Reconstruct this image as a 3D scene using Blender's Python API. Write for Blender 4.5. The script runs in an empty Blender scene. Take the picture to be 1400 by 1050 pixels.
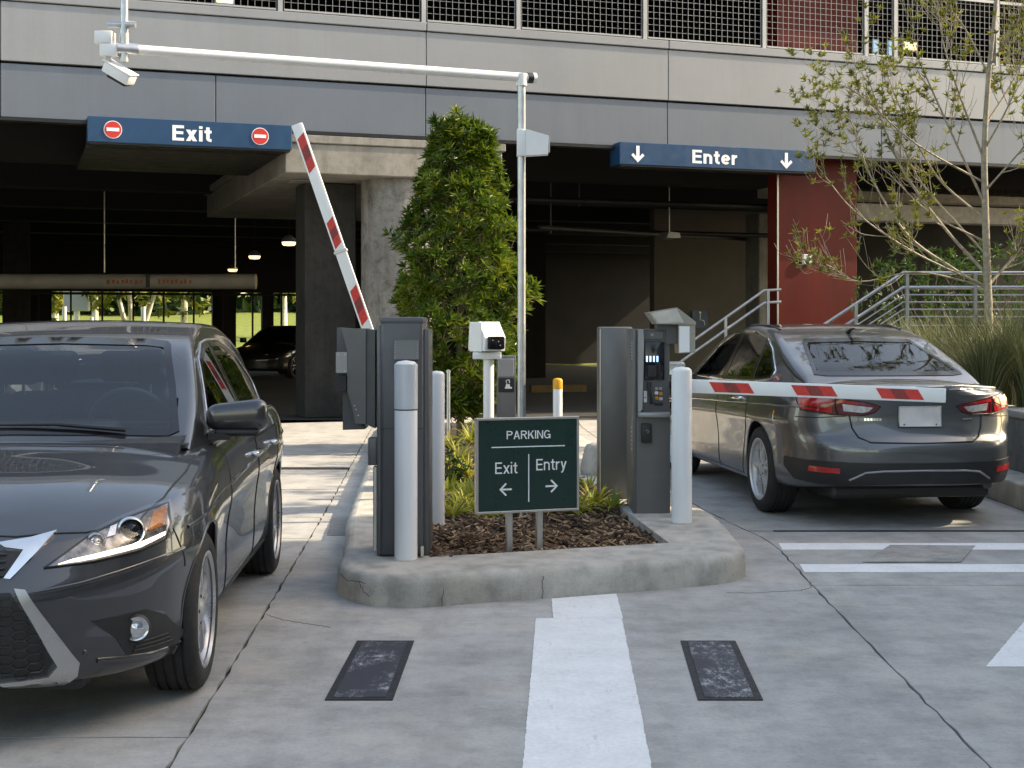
import bpy, bmesh, math, random
import numpy as np
from mathutils import Vector, Matrix, Euler
from mathutils.bvhtree import BVHTree
from mathutils.geometry import delaunay_2d_cdt
R = math.radians
PI = math.pi
rnd = random.Random(7)
scene = bpy.context.scene
COL = scene.collection

# ------------------------------------------------------------------ camera
CAMH = 1.45
cam_d = bpy.data.cameras.new('camera')
cam = bpy.data.objects.new('camera', cam_d); COL.objects.link(cam)
cam.location = (0, 0, CAMH); cam.rotation_euler = (R(90), 0, 0)
cam_d.sensor_width = 36.0; cam_d.lens = 1900 / 1400 * 36
cam_d.shift_y = -79 / 1400
cam_d.clip_start = 0.1; cam_d.clip_end = 1000
scene.camera = cam
# ------------------------------------------------------------------ sky and sun
SUN_AZ = R(82)      # clockwise from +Y (towards +X)
SUN_EL = R(37)
world = bpy.data.worlds.new('World'); scene.world = world; world.use_nodes = True
wn = world.node_tree.nodes; wl = world.node_tree.links
sky = wn.new('ShaderNodeTexSky'); sky.sky_type = 'NISHITA'; sky.sun_disc = False
sky.sun_elevation = SUN_EL; sky.sun_rotation = SUN_AZ
sky.air_density = 1.0; sky.dust_density = 1.6; sky.ozone_density = 1.0
wl.new(sky.outputs[0], wn['Background'].inputs[0]); wn['Background'].inputs[1].default_value = 0.15
sun_d = bpy.data.lights.new('sun', 'SUN'); sun = bpy.data.objects.new('sun', sun_d); COL.objects.link(sun)
sun_d.energy = 2.2; sun_d.angle = R(0.6); sun_d.color = (1.0, 0.965, 0.91)
sdir = Vector((math.sin(SUN_AZ) * math.cos(SUN_EL), math.cos(SUN_AZ) * math.cos(SUN_EL), math.sin(SUN_EL)))
sun.rotation_euler = (-sdir).to_track_quat('-Z', 'Y').to_euler()
vs = scene.view_settings
vs.view_transform = 'Standard'; vs.look = 'None'; vs.gamma = 1.0; vs.use_curve_mapping = False
vs.exposure = 1.74
try:
    vs.use_white_balance = True; vs.white_balance_temperature = 8700; vs.white_balance_tint = 8
except Exception:
    pass
scene.cycles.max_bounces = 8; scene.cycles.transparent_max_bounces = 12
scene.cycles.use_denoising = True
scene.cycles.sample_clamp_indirect = 6.0

# ------------------------------------------------------------------ materials
def newmat(name):
    m = bpy.data.materials.new(name); m.use_nodes = True
    nt = m.node_tree; b = nt.nodes['Principled BSDF']
    return m, nt, b
def N(nt, t, **kw):
    n = nt.nodes.new(t)
    for k, v in kw.items():
        if k.startswith('i_'): n.inputs[k[2:].replace('_', ' ')].default_value = v
        else: setattr(n, k, v)
    return n
def coords(nt, space='object', scale=(1, 1, 1)):
    if space == 'world':
        g = N(nt, 'ShaderNodeNewGeometry'); out = g.outputs['Position']
    else:
        g = N(nt, 'ShaderNodeTexCoord'); out = g.outputs['Object']
    mp = N(nt, 'ShaderNodeMapping'); mp.inputs['Scale'].default_value = scale
    nt.links.new(out, mp.inputs['Vector']); return mp.outputs[0]
def noise(nt, vec, scale, detail=4, rough=.55):
    n = N(nt, 'ShaderNodeTexNoise'); n.inputs['Scale'].default_value = scale
    n.inputs['Detail'].default_value = detail; n.inputs['Roughness'].default_value = rough
    nt.links.new(vec, n.inputs['Vector']); return n.outputs['Fac']
def ramp(nt, fac, stops):
    r = N(nt, 'ShaderNodeValToRGB'); e = r.color_ramp.elements
    while len(e) < len(stops): e.new(0.5)
    for el, (p, c) in zip(e, stops):
        el.position = p; el.color = (c if len(c) == 4 else (*c, 1)) if isinstance(c, tuple) else (c, c, c, 1)
    nt.links.new(fac, r.inputs[0]); return r.outputs[0]
def mixc(nt, fac, a, b, blend='MIX'):
    m = N(nt, 'ShaderNodeMix', data_type='RGBA', blend_type=blend)
    for s, v in ((m.inputs[0], fac), (m.inputs[6], a), (m.inputs[7], b)):
        if isinstance(v, (int, float)): s.default_value = v
        elif isinstance(v, tuple): s.default_value = (*v, 1) if len(v) == 3 else v
        else: nt.links.new(v, s)
    return m.outputs[2]
def bump(nt, b, h, strength, dist=.01):
    bp = N(nt, 'ShaderNodeBump'); bp.inputs['Strength'].default_value = strength; bp.inputs['Distance'].default_value = dist
    nt.links.new(h, bp.inputs['Height']); nt.links.new(bp.outputs[0], b.inputs['Normal'])
def sc(c, k): return tuple(min(1, x * k) for x in c)
def pmat(name, col, rough=.5, metal=0., var=.12, scale=4., bmp=0., bscale=60., coat=0., spec=.5, space='object', emit=None, es=0, rvar=.08, stretch=(1, 1, 1)):
    m, nt, b = newmat(name)
    v = coords(nt, space, stretch)
    f = noise(nt, v, scale, 5)
    nt.links.new(ramp(nt, f, [(.3, sc(col, 1 - var)), (.7, sc(col, 1 + var))]), b.inputs['Base Color'])
    if rvar:
        f2 = noise(nt, v, scale * 2.3, 4)
        nt.links.new(ramp(nt, f2, [(.3, max(0., rough - rvar)), (.7, min(1., rough + rvar))]), b.inputs['Roughness'])
    else: b.inputs['Roughness'].default_value = rough
    b.inputs['Metallic'].default_value = metal; b.inputs['Coat Weight'].default_value = coat; b.inputs['Coat Roughness'].default_value = .03
    b.inputs['Specular IOR Level'].default_value = spec
    if bmp: bump(nt, b, noise(nt, v, bscale, 3), bmp)
    if emit:
        b.inputs['Emission Color'].default_value = (*emit, 1); b.inputs['Emission Strength'].default_value = es
    return m
def concrete(name, col, stain=.35, mott=0., scale=1., pits=True, rough=.85, crack=0., streak=0., warm=(.42, .36, .28)):
    m, nt, b = newmat(name)
    v = coords(nt, 'world')
    big = noise(nt, v, .55 * scale, 6, .6); mid = noise(nt, v, 3.2 * scale, 8, .62); fine = noise(nt, v, 60 * scale, 4, .6); grit = noise(nt, v, 260, 2)
    c = ramp(nt, big, [(.32, sc(col, 1 - stain * .55)), (.5, col), (.7, sc(col, 1 + stain * .35))])
    c = mixc(nt, 1.0, c, ramp(nt, mid, [(.3, .72), (.55, 1.0), (.8, 1.08)]), 'MULTIPLY')
    c = mixc(nt, .55, c, ramp(nt, fine, [(.25, .7), (.5, 1.0), (.8, 1.12)]), 'MULTIPLY')
    c = mixc(nt, .35, c, ramp(nt, grit, [(.3, .75), (.7, 1.15)]), 'MULTIPLY')
    if mott:
        c = mixc(nt, 1., c, ramp(nt, noise(nt, v, 7., 8, .75), [(.36, (1 - mott, 1 - mott * 1.08, 1 - mott * 1.15)), (.52, (1., 1., 1.)), (.75, (1.06, 1.05, 1.03))]), 'MULTIPLY')
        c = mixc(nt, 1., c, ramp(nt, noise(nt, coords(nt, 'world', (9, 9, 1.3)), 1., 5, .6), [(.3, 1 - mott * .8), (.55, 1.)]), 'MULTIPLY')
    wf = ramp(nt, noise(nt, v, 1.4 * scale, 5, .7), [(.52, 0.), (.75, .35)])
    c = mixc(nt, wf, c, sc(warm, col[0] / .3))
    if streak:      # rubbed tyre dirt and scuffs drawn along the lane
        vx = coords(nt, 'world', (5.5, 30, 1)); s = noise(nt, vx, 1.0, 9, .82)
        mk = ramp(nt, noise(nt, v, .9, 4), [(.42, 0.), (.62, 1.)])
        sf = ramp(nt, s, [(.57, 0.), (.66, streak)])
        c = mixc(nt, mixc(nt, 1., sf, mk, 'MULTIPLY'), c, sc(col, .28))
        vo = N(nt, 'ShaderNodeTexVoronoi'); vo.inputs['Scale'].default_value = 3.1; nt.links.new(v, vo.inputs['Vector'])
        ds = mixc(nt, 1., ramp(nt, vo.outputs['Distance'], [(.03, .55), (.085, 0.)]), ramp(nt, noise(nt, v, .6, 2), [(.5, 0.), (.6, 1.)]), 'MULTIPLY')
        c = mixc(nt, ds, c, sc(col, .3))
        vy = coords(nt, 'world', (5, .5, 1)); s2 = ramp(nt, noise(nt, vy, 1.0, 5, .6), [(.5, 0.), (.72, .3)])
        c = mixc(nt, s2, c, sc(col, .5))
    if crack:
        vo = N(nt, 'ShaderNodeTexVoronoi', feature='DISTANCE_TO_EDGE'); vo.inputs['Scale'].default_value = .55
        dv = N(nt, 'ShaderNodeVectorMath', operation='MULTIPLY_ADD')
        nz = N(nt, 'ShaderNodeTexNoise'); nz.inputs['Scale'].default_value = 2.5; nz.inputs['Detail'].default_value = 6; nt.links.new(v, nz.inputs['Vector'])
        nt.links.new(nz.outputs['Color'], dv.inputs[0]); dv.inputs[1].default_value = (.5, .5, .5); nt.links.new(v, dv.inputs[2])
        nt.links.new(dv.outputs[0], vo.inputs['Vector'])
        cf = ramp(nt, vo.outputs['Distance'], [(.0, crack), (.004, 0.)])
        cm = ramp(nt, noise(nt, v, .8, 2), [(.5, 0.), (.56, 1.)])
        c = mixc(nt, mixc(nt, 1., cf, cm, 'MULTIPLY'), c, (.03, .03, .03))
    nt.links.new(c, b.inputs['Base Color'])
    nt.links.new(ramp(nt, mid, [(.3, rough - .12), (.7, rough + .08)]), b.inputs['Roughness'])
    b.inputs['Specular IOR Level'].default_value = .35
    bump(nt, b, fine, .25, .004)
    return m
def glassmat(name, tint=(.5, .55, .55), ior=1.5, rough=.0):
    m = bpy.data.materials.new(name); m.use_nodes = True; nt = m.node_tree; nt.nodes.remove(nt.nodes['Principled BSDF'])
    t = N(nt, 'ShaderNodeBsdfTransparent'); t.inputs[0].default_value = (*tint, 1)
    g = N(nt, 'ShaderNodeBsdfGlossy'); g.inputs['Roughness'].default_value = rough + .01
    v = coords(nt, 'object'); nz = noise(nt, v, 3, 3)
    nt.links.new(ramp(nt, nz, [(.3, rough + .005), (.8, rough + .03)]), g.inputs['Roughness'])
    fr = N(nt, 'ShaderNodeFresnel'); fr.inputs[0].default_value = ior
    mx = N(nt, 'ShaderNodeMixShader'); nt.links.new(fr.outputs[0], mx.inputs[0]); nt.links.new(t.outputs[0], mx.inputs[1]); nt.links.new(g.outputs[0], mx.inputs[2])
    nt.links.new(mx.outputs[0], nt.nodes['Material Output'].inputs[0]); return m
def leafmat(name, c1, c2, c3, rough=.45, trans=.25):
    m, nt, b = newmat(name)
    at = N(nt, 'ShaderNodeAttribute', attribute_name='tint')
    v = coords(nt, 'object')
    f = N(nt, 'ShaderNodeMath', operation='ADD'); nt.links.new(at.outputs['Fac'], f.inputs[0])
    n2 = N(nt, 'ShaderNodeMath', operation='MULTIPLY_ADD'); nt.links.new(noise(nt, v, 2.5, 3), n2.inputs[0]); n2.inputs[1].default_value = .5; n2.inputs[2].default_value = -.25
    nt.links.new(n2.outputs[0], f.inputs[1])
    c = ramp(nt, f.outputs[0], [(.1, c1), (.5, c2), (.92, c3)])
    nt.links.new(c, b.inputs['Base Color']); b.inputs['Roughness'].default_value = rough
    tr = N(nt, 'ShaderNodeBsdfTranslucent'); nt.links.new(c, tr.inputs[0])
    mx = N(nt, 'ShaderNodeMixShader'); mx.inputs[0].default_value = trans
    nt.links.new(b.outputs[0], mx.inputs[1]); nt.links.new(tr.outputs[0], mx.inputs[2])
    nt.links.new(mx.outputs[0], nt.nodes['Material Output'].inputs[0]); return m

M = {}
M['slab'] = concrete('driveway_concrete', (.42, .41, .395), .34, .12, 1., streak=.95)
M['joint'] = pmat('joint_sealant', (.028, .027, .026), .9, var=.3)
M['kerb'] = concrete('kerb_concrete', (.50, .475, .43), .35, .16, 2.2, warm=(.24, .19, .13))
M['wallc'] = concrete('wall_concrete', (.24, .235, .22), .4, .3, 1.2)
M['beam'] = concrete('precast_concrete', (.27, .255, .23), .3, .2, .8)
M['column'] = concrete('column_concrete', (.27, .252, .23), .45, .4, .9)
M['ceil'] = concrete('shaded_interior_concrete', (.016, .0155, .015), .3, 0., .7)  # near-black albedo stands in for weak interior light; floor darkened likewise
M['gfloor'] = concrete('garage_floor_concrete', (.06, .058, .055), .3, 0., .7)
M['panel_light'] = pmat('light_grey_panel', (.25, .248, .247), .4, var=.07, scale=1., space='world', metal=.25, bmp=.02, bscale=4, stretch=(1.3, 1.3, .12))
M['panel_dark'] = pmat('blue_grey_panel', (.135, .145, .168), .4, var=.07, scale=1., space='world', metal=.25, bmp=.02, bscale=4, stretch=(1.3, 1.3, .12))
M['galv'] = pmat('galvanised_steel', (.5, .51, .52), .38, .85, var=.12, scale=14)
M['wire'] = pmat('fence_wire', (.34, .34, .34), .5, .4, var=.1)
M['red'] = pmat('red_metal_cladding', (.092, .009, .006), .5, .0, spec=.2, var=.14, scale=2.0, stretch=(1, 1, .2))
M['beige'] = pmat('beige_wall', (.095, .085, .07), .8, var=.08, scale=1.2)
def facade(name, col):
    m, nt, b = newmat(name); v = coords(nt, 'world')
    c = ramp(nt, noise(nt, v, .7, 4), [(.3, sc(col, .94)), (.7, sc(col, 1.06))])
    st = noise(nt, coords(nt, 'world', (5, 5, .22)), 1., 6, .65)
    c = mixc(nt, 1., c, ramp(nt, st, [(.25, (.93, .925, .92)), (.48, (1., 1., 1.)), (.8, (1.04, 1.04, 1.04))]), 'MULTIPLY')
    c = mixc(nt, .6, c, ramp(nt, noise(nt, v, 22, 5, .7), [(.3, .93), (.6, 1.)]), 'MULTIPLY')
    nt.links.new(c, b.inputs['Base Color']); b.inputs['Metallic'].default_value = .25
    nt.links.new(ramp(nt, st, [(.3, .5), (.7, .34)]), b.inputs['Roughness']); bump(nt, b, noise(nt, v, 2.5, 2), .05, .02)
    return m
M['panel_light'] = facade('light_grey_facade', (.256, .26, .272)); M['panel_dark'] = facade('blue_grey_facade', (.142, .16, .19))
M['black'] = pmat('black_steel', (.012, .012, .013), .45, .2, var=.25)
M['blue'] = pmat('blue_sign_paint', (.007, .045, .112), .38, var=.09, scale=3)
M['white'] = pmat('white_paint', (.78, .78, .77), .38, var=.04, scale=9)
M['bollard'] = pmat('white_bollard_sleeve', (.76, .765, .77), .42, var=.04, scale=5, stretch=(1, 1, .3))
M['signwhite'] = pmat('sign_white', (.82, .82, .82), .45, var=.02)
M['signred'] = pmat('sign_red', (.55, .03, .025), .4, var=.05)
M['stripe'] = pmat('red_reflective_tape', (.6, .025, .022), .35, var=.15, scale=30)
M['green'] = pmat('dark_green_sign_enamel', (.005, .03, .023), .3, var=.08, scale=3)
M['alu'] = pmat('brushed_aluminium', (.52, .5, .47), .38, .8, var=.1, scale=20, stretch=(1, 1, .1))
M['cab'] = pmat('graphite_cabinet_paint', (.092, .094, .101), .42, .15, var=.07, scale=6, bmp=.06, bscale=300)
M['cab2'] = pmat('grey_cabinet_paint', (.135, .133, .132), .42, .2, var=.08, scale=5, bmp=.06, bscale=300)
M['cab3'] = pmat('light_cabinet_trim', (.3, .3, .31), .4, .4, var=.08)
M['sleeve'] = pmat('grey_reflective_sleeve', (.55, .57, .61), .35, .1, var=.06)
M['screen'] = pmat('dark_screen_glass', (.006, .007, .01), .08, var=.1, rvar=0)
M['bluelamp'] = pmat('blue_indicator_lamp', (.1, .25, .6), .3, emit=(.25, .5, 1.), es=1.0)
M['orange'] = pmat('orange_button', (.65, .27, .02), .4, var=.08)
M['yellow'] = pmat('yellow_reflector', (.72, .34, .015), .45, var=.08)
M['plastic'] = pmat('black_plastic', (.016, .016, .017), .5, var=.2, scale=12)
M['lens'] = pmat('dark_lens', (.004, .004, .006), .05, rvar=0)
M['lampon'] = pmat('lit_lamp', (.9, .85, .7), .5, emit=(1., .72, .36), es=.9)
M['bark'] = pmat('bark', (.15, .115, .08), .85, var=.35, scale=18, bmp=.5, bscale=50)
M['barkpale'] = pmat('pale_bark', (.33, .28, .21), .8, var=.3, scale=22, bmp=.4, bscale=60)
M['soil'] = pmat('soil', (.045, .032, .022), .95, var=.4, scale=14, bmp=.8, bscale=40)
M['hedge'] = leafmat('glossy_tree_leaf', (.022, .05, .006), (.085, .145, .012), (.25, .29, .03), .35, .32)
M['sapleaf'] = leafmat('sapling_leaf', (.11, .13, .015), (.2, .22, .03), (.33, .31, .06), .5, .4)
M['strap'] = leafmat('strap_leaf', (.10, .16, .018), (.31, .34, .045), (.55, .48, .09), .5, .35)
M['grassblade'] = leafmat('ornamental_grass_leaf', (.06, .075, .025), (.14, .155, .06), (.30, .29, .14), .6, .3)
M['lawn'] = pmat('lawn_grass', (.15, .185, .025), .9, var=.35, scale=3, space='world', bmp=.5, bscale=30)
M['chip'] = leafmat('bark_mulch', (.065, .036, .02), (.18, .10, .055), (.44, .29, .17), .85, 0.)
M['paint_line'] = None

# ------------------------------------------------------------------ mesh helpers
class MB:
    def __init__(s): s.v = []; s.f = []; s.mi = []; s.tint = []
    def add(s, v, f, mi=0, X=None, tint=None):
        n = len(s.v)
        if X is not None: v = [X @ Vector(p) for p in v]
        s.v += [tuple(p) for p in v]; s.f += [tuple(i + n for i in q) for q in f]; s.mi += [mi] * len(f)
        if tint is not None or s.tint:
            s.tint += [0.5] * (n - len(s.tint)); s.tint += [tint if tint is not None else .5] * len(v)
        return s
    def box(s, x0, x1, y0, y1, z0, z1, mi=0, X=None):
        v = [(x0, y0, z0), (x1, y0, z0), (x1, y1, z0), (x0, y1, z0), (x0, y0, z1), (x1, y0, z1), (x1, y1, z1), (x0, y1, z1)]
        return s.add(v, [(0, 3, 2, 1), (4, 5, 6, 7), (0, 1, 5, 4), (1, 2, 6, 5), (2, 3, 7, 6), (3, 0, 4, 7)], mi, X)
    def rbox(s, x0, x1, y0, y1, z0, z1, bev=.01, seg=2, mi=0, X=None):
        bm = bmesh.new(); bmesh.ops.create_cube(bm, size=1)
        for v in bm.verts: v.co = ((x0 + x1) / 2 + v.co.x * (x1 - x0), (y0 + y1) / 2 + v.co.y * (y1 - y0), (z0 + z1) / 2 + v.co.z * (z1 - z0))
        bmesh.ops.bevel(bm, geom=bm.edges[:], offset=bev, segments=seg, affect='EDGES', profile=.5)
        bm.verts.ensure_lookup_table(); s.add([v.co.copy() for v in bm.verts], [tuple(v.index for v in f.verts) for f in bm.faces], mi, X); bm.free(); return s
    def cyl(s, p0, p1, r0, r1=None, n=16, caps=True, mi=0, X=None):
        return s.tube([p0, p1], [r0, r0 if r1 is None else r1], n, caps, mi, X)
    def tube(s, pts, rad, n=8, caps=True, mi=0, X=None, tint=None):
        pts = [Vector(p) for p in pts]
        if isinstance(rad, (int, float)): rad = [rad] * len(pts)
        v = []; f = []; prev = None
        for i, p in enumerate(pts):
            t = (pts[min(i + 1, len(pts) - 1)] - pts[max(i - 1, 0)])
            if t.length < 1e-9: t = Vector((0, 0, 1))
            t.normalize()
            a = prev if prev is not None else (Vector((1, 0, 0)) if abs(t.x) < .8 else Vector((0, 1, 0)))
            a = (a - t * a.dot(t)); a.normalize(); prev = a; b = t.cross(a)
            for k in range(n):
                an = 2 * PI * k / n; v.append(p + (a * math.cos(an) + b * math.sin(an)) * rad[i])
        for i in range(len(pts) - 1):
            for k in range(n):
                k2 = (k + 1) % n; f.append((i * n + k, i * n + k2, (i + 1) * n + k2, (i + 1) * n + k))
        if caps: f.append(tuple(range(n - 1, -1, -1))); f.append(tuple((len(pts) - 1) * n + k for k in range(n)))
        return s.add(v, f, mi, X, tint)
    def prism(s, poly, h0, h1, axis='z', mi=0, X=None):
        n = len(poly)
        def P(a, b, h): return (a, b, h) if axis == 'z' else ((a, h, b) if axis == 'y' else (h, a, b))
        v = [P(a, b, h0) for a, b in poly] + [P(a, b, h1) for a, b in poly]
        f = [tuple(range(n - 1, -1, -1)), tuple(range(n, 2 * n))] + [(i, (i + 1) % n, n + (i + 1) % n, n + i) for i in range(n)]
        return s.add(v, f, mi, X)
    def lathe(s, prof, n=32, mi=0, X=None, closed=False):
        v = []; f = []; m = len(prof)
        for k in range(n):
            a = 2 * PI * k / n; v += [(r * math.cos(a), r * math.sin(a), z) for r, z in prof]
        for k in range(n):
            k2 = (k + 1) % n
            for i in range(m if closed else m - 1):
                j = (i + 1) % m; f.append((k * m + i, k2 * m + i, k2 * m + j, k * m + j))
        return s.add(v, f, mi, X)
    def build(s, name, mat, parent=None, smooth=None, fixn=False):
        me = bpy.data.meshes.new(name); me.from_pydata(s.v, [], s.f)
        for m in (mat if isinstance(mat, (list, tuple)) else [mat]): me.materials.append(m)
        if any(s.mi): me.polygons.foreach_set('material_index', s.mi)
        if s.tint:
            at = me.attributes.new('tint', 'FLOAT', 'POINT'); at.data.foreach_set('value', s.tint)
        if fixn:
            bm = bmesh.new(); bm.from_mesh(me); bmesh.ops.recalc_face_normals(bm, faces=bm.faces); bm.to_mesh(me); bm.free()
        if smooth:
            me.polygons.foreach_set('use_smooth', [True] * len(me.polygons)); me.set_sharp_from_angle(angle=R(smooth))
        me.update(); o = bpy.data.objects.new(name, me); COL.objects.link(o)
        if parent is not None: o.parent = parent
        return o
def empty(name, loc=(0, 0, 0), rz=0., parent=None):
    o = bpy.data.objects.new(name, None); COL.objects.link(o); o.location = loc; o.rotation_euler = (0, 0, rz); o.empty_display_size = .2
    if parent is not None: o.parent = parent
    return o
def tag(o, label=None, cat=None, group=None, kind=None):
    if label: o['label'] = label
    if cat: o['category'] = cat
    if group: o['group'] = group
    if kind: o['kind'] = kind
    return o
def text_mesh(name, s, size, mat, parent, loc, rot, bold=0., ext=.003, align='CENTER', sx=1.0):
    cu = bpy.data.curves.new(name, 'FONT'); cu.body = s; cu.size = size; cu.align_x = align; cu.align_y = 'CENTER'; cu.extrude = ext; cu.offset = bold; cu.resolution_u = 6
    t = bpy.data.objects.new(name + '_tmp', cu); COL.objects.link(t)
    dg = bpy.context.evaluated_depsgraph_get(); me = bpy.data.meshes.new_from_object(t.evaluated_get(dg)); bpy.data.objects.remove(t)
    me.materials.clear(); me.materials.append(mat)
    o = bpy.data.objects.new(name, me); COL.objects.link(o); o.parent = parent; o.location = loc; o.rotation_euler = rot; o.scale = (sx, 1, 1); return o
def pchip(xs, ys):
    xs = np.array(xs, float); ys = np.array(ys, float)
    if xs[0] > xs[-1]: xs = xs[::-1]; ys = ys[::-1]
    h = np.diff(xs); d = np.diff(ys) / h; m = np.zeros_like(ys)
    for i in range(1, len(xs) - 1):
        if d[i - 1] * d[i] > 0:
            w1 = 2 * h[i] + h[i - 1]; w2 = h[i] + 2 * h[i - 1]; m[i] = (w1 + w2) / (w1 / d[i - 1] + w2 / d[i])
    m[0] = d[0]; m[-1] = d[-1]
    def f(x):
        x = min(max(x, xs[0]), xs[-1]); i = int(min(max(np.searchsorted(xs, x) - 1, 0), len(h) - 1)); t = (x - xs[i]) / h[i]
        return float(ys[i] * (2 * t**3 - 3 * t**2 + 1) + m[i] * h[i] * (t**3 - 2 * t**2 + t) + ys[i + 1] * (-2 * t**3 + 3 * t**2) + m[i + 1] * h[i] * (t**3 - t**2))
    return f
def crom(P, n):
    P = [Vector(p) for p in P]; P = [P[0] * 2 - P[1]] + P + [P[-1] * 2 - P[-2]]; out = []
    for i in range(1, len(P) - 2):
        for k in range(n):
            t = k / n; a, b, c, d = P[i - 1:i + 3]
            out.append(.5 * ((2 * b) + (c - a) * t + (2 * a - 5 * b + 4 * c - d) * t * t + (3 * b - a - 3 * c + d) * t**3))
    out.append(P[-2].copy()); return out
# sans-serif letters drawn as strokes
def glyph(ch, t):
    h = t / 2; xh = .74; P = []; Q = []; s = t * 1.22
    def arc(cx, cy, rx, ry, a0, a1, n=14): return [(cx + rx * math.cos(R(a0 + (a1 - a0) * k / n)), cy + ry * math.sin(R(a0 + (a1 - a0) * k / n))) for k in range(n + 1)]
    if ch == 'E': w = .60; P = [[(h, 0), (h, 1)], [(t * .98, 1 - h), (w, 1 - h)], [(t * .98, .52), (w * .94, .52)], [(t * .98, h), (w, h)]]
    elif ch == 'x': w = .58; Q = [[(0, 0), (s, 0), (w, xh), (w - s, xh)], [(0, xh), (w - s, 0), (w, 0), (s, xh)]]
    elif ch == 'i': w = t; P = [[(h, 0), (h, xh)], [(h, 1 - t * .9), (h, 1)]]
    elif ch == 'I': w = t; P = [[(h, 0), (h, 1)]]
    elif ch == 't': w = .37; P = [[(.18, .95), (.18, h + .14)] + arc(.18 + .14, h + .14, .14, .14, 180, 270, 8) + [(w, h)], [(0, xh - h), (w, xh - h)]]
    elif ch == 'n': w = .56; P = [[(h, 0), (h, xh)], arc(w / 2, xh - h - .2, w / 2 - h, .2, 170, 0) + [(w - h, 0)]]
    elif ch == 'r': w = .36; P = [[(h, 0), (h, xh)], arc(w, xh - h - .27, w - h, .27, 175, 92, 10)]
    elif ch == 'e': w = .57; P = [arc(w / 2, xh / 2, w / 2 - h, xh / 2 - h, 0, 318, 30), [(t * .8, xh / 2), (w - h * .9, xh / 2)]]
    elif ch == 'y': w = .56; Q = [[(0, xh), (w * .5 - s * .5, .02), (w * .5 + s * .3, .02), (s, xh)], [(w, xh), (w - s, xh), (w * .30 - s * .35, -.18), (w * .30 + s * .55, -.18)]]; P = [[(w * .30 + s * .12, -.17), (w * .26, -.27 + h), (.04, -.27 + h)]]
    elif ch == 'P': w = .64; P = [[(h, 0), (h, 1)], [(t * .98, 1 - h), (w - .29, 1 - h)] + arc(w - .29, .735, .29 - h, .265 - h, 90, -90) + [(t * .98, .47 + h)]]
    elif ch == 'R': w = .68; P = [[(h, 0), (h, 1)], [(t * .98, 1 - h), (w - .32, 1 - h)] + arc(w - .32, .735, .29 - h, .265 - h, 90, -90) + [(t * .98, .47 + h)]]; Q = [[(w - s, 0), (w, 0), (.36 + s * .5, .47), (.36 - s * .5, .47)]]
    elif ch == 'A': w = .70; Q = [[(0, 0), (s * .9, 0), (w / 2 + s * .38, 1), (w / 2 - s * .5, 1)], [(w, 0), (w - s * .9, 0), (w / 2 - s * .38, 1), (w / 2 + s * .5, 1)]]; P = [[(.16, .32), (w - .16, .32)]]
    elif ch == 'K': w = .66; P = [[(h, 0), (h, 1)]]; Q = [[(t, .36), (t, .36 + s), (w - s * .9, 1), (w, 1)], [(w - s * 1.05, 0), (w, 0), (.36 + s * .2, .62), (.22, .50)]]
    elif ch == 'N': w = .66; P = [[(h, 0), (h, 1)], [(w - h, 0), (w - h, 1)]]; Q = [[(t * .2, 1), (t * 1.1, 1), (w - t * .2, 0), (w - t * 1.1, 0)]]
    elif ch == 'G': w = .72; P = [arc(w / 2, .5, w / 2 - h, .5 - h, 42, 338, 30), [(w - h, .0), (w - h, .46 - h)], [(w * .54, .46), (w, .46)]]
    return w, P, Q
def lettering(word, cap, width, wt, mat, parent, cx, zc, y, th=.002, name='lettering'):
    t = wt; x = 0.; out = []
    for ch in word:
        w, P, Q = glyph(ch, t); out.append((x, P, Q)); x += w + .10
    tot = x - .10; kx = width / tot; mb = MB(); lay = 0
    for x0, P, Q in out:
        for L in P:
            L = [Vector(p) for p in L]; n = len(L); A = []; B = []
            for i in range(n):
                d = (L[min(i + 1, n - 1)] - L[max(i - 1, 0)]).normalized(); nn = Vector((-d.y, d.x)) * t / 2; A.append(L[i] + nn); B.append(L[i] - nn)
            v = [(cx - width / 2 + (x0 + p.x) * kx, y - th - .00025 * lay, zc - cap / 2 + p.y * cap) for p in A + B]
            mb.add(v, [(i, i + 1, n + i + 1, n + i) for i in range(n - 1)]); lay = (lay + 1) % 5
        for L in Q:
            mb.add([(cx - width / 2 + (x0 + a) * kx, y - th - .00025 * lay, zc - cap / 2 + b * cap) for a, b in L], [tuple(range(len(L)))]); lay = (lay + 1) % 5
    return mb.build(name, mat, parent)
def W2(px, py, d): return Vector(((px - 700) * d / 1900, d, CAMH + (446 - py) * d / 1900))

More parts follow.
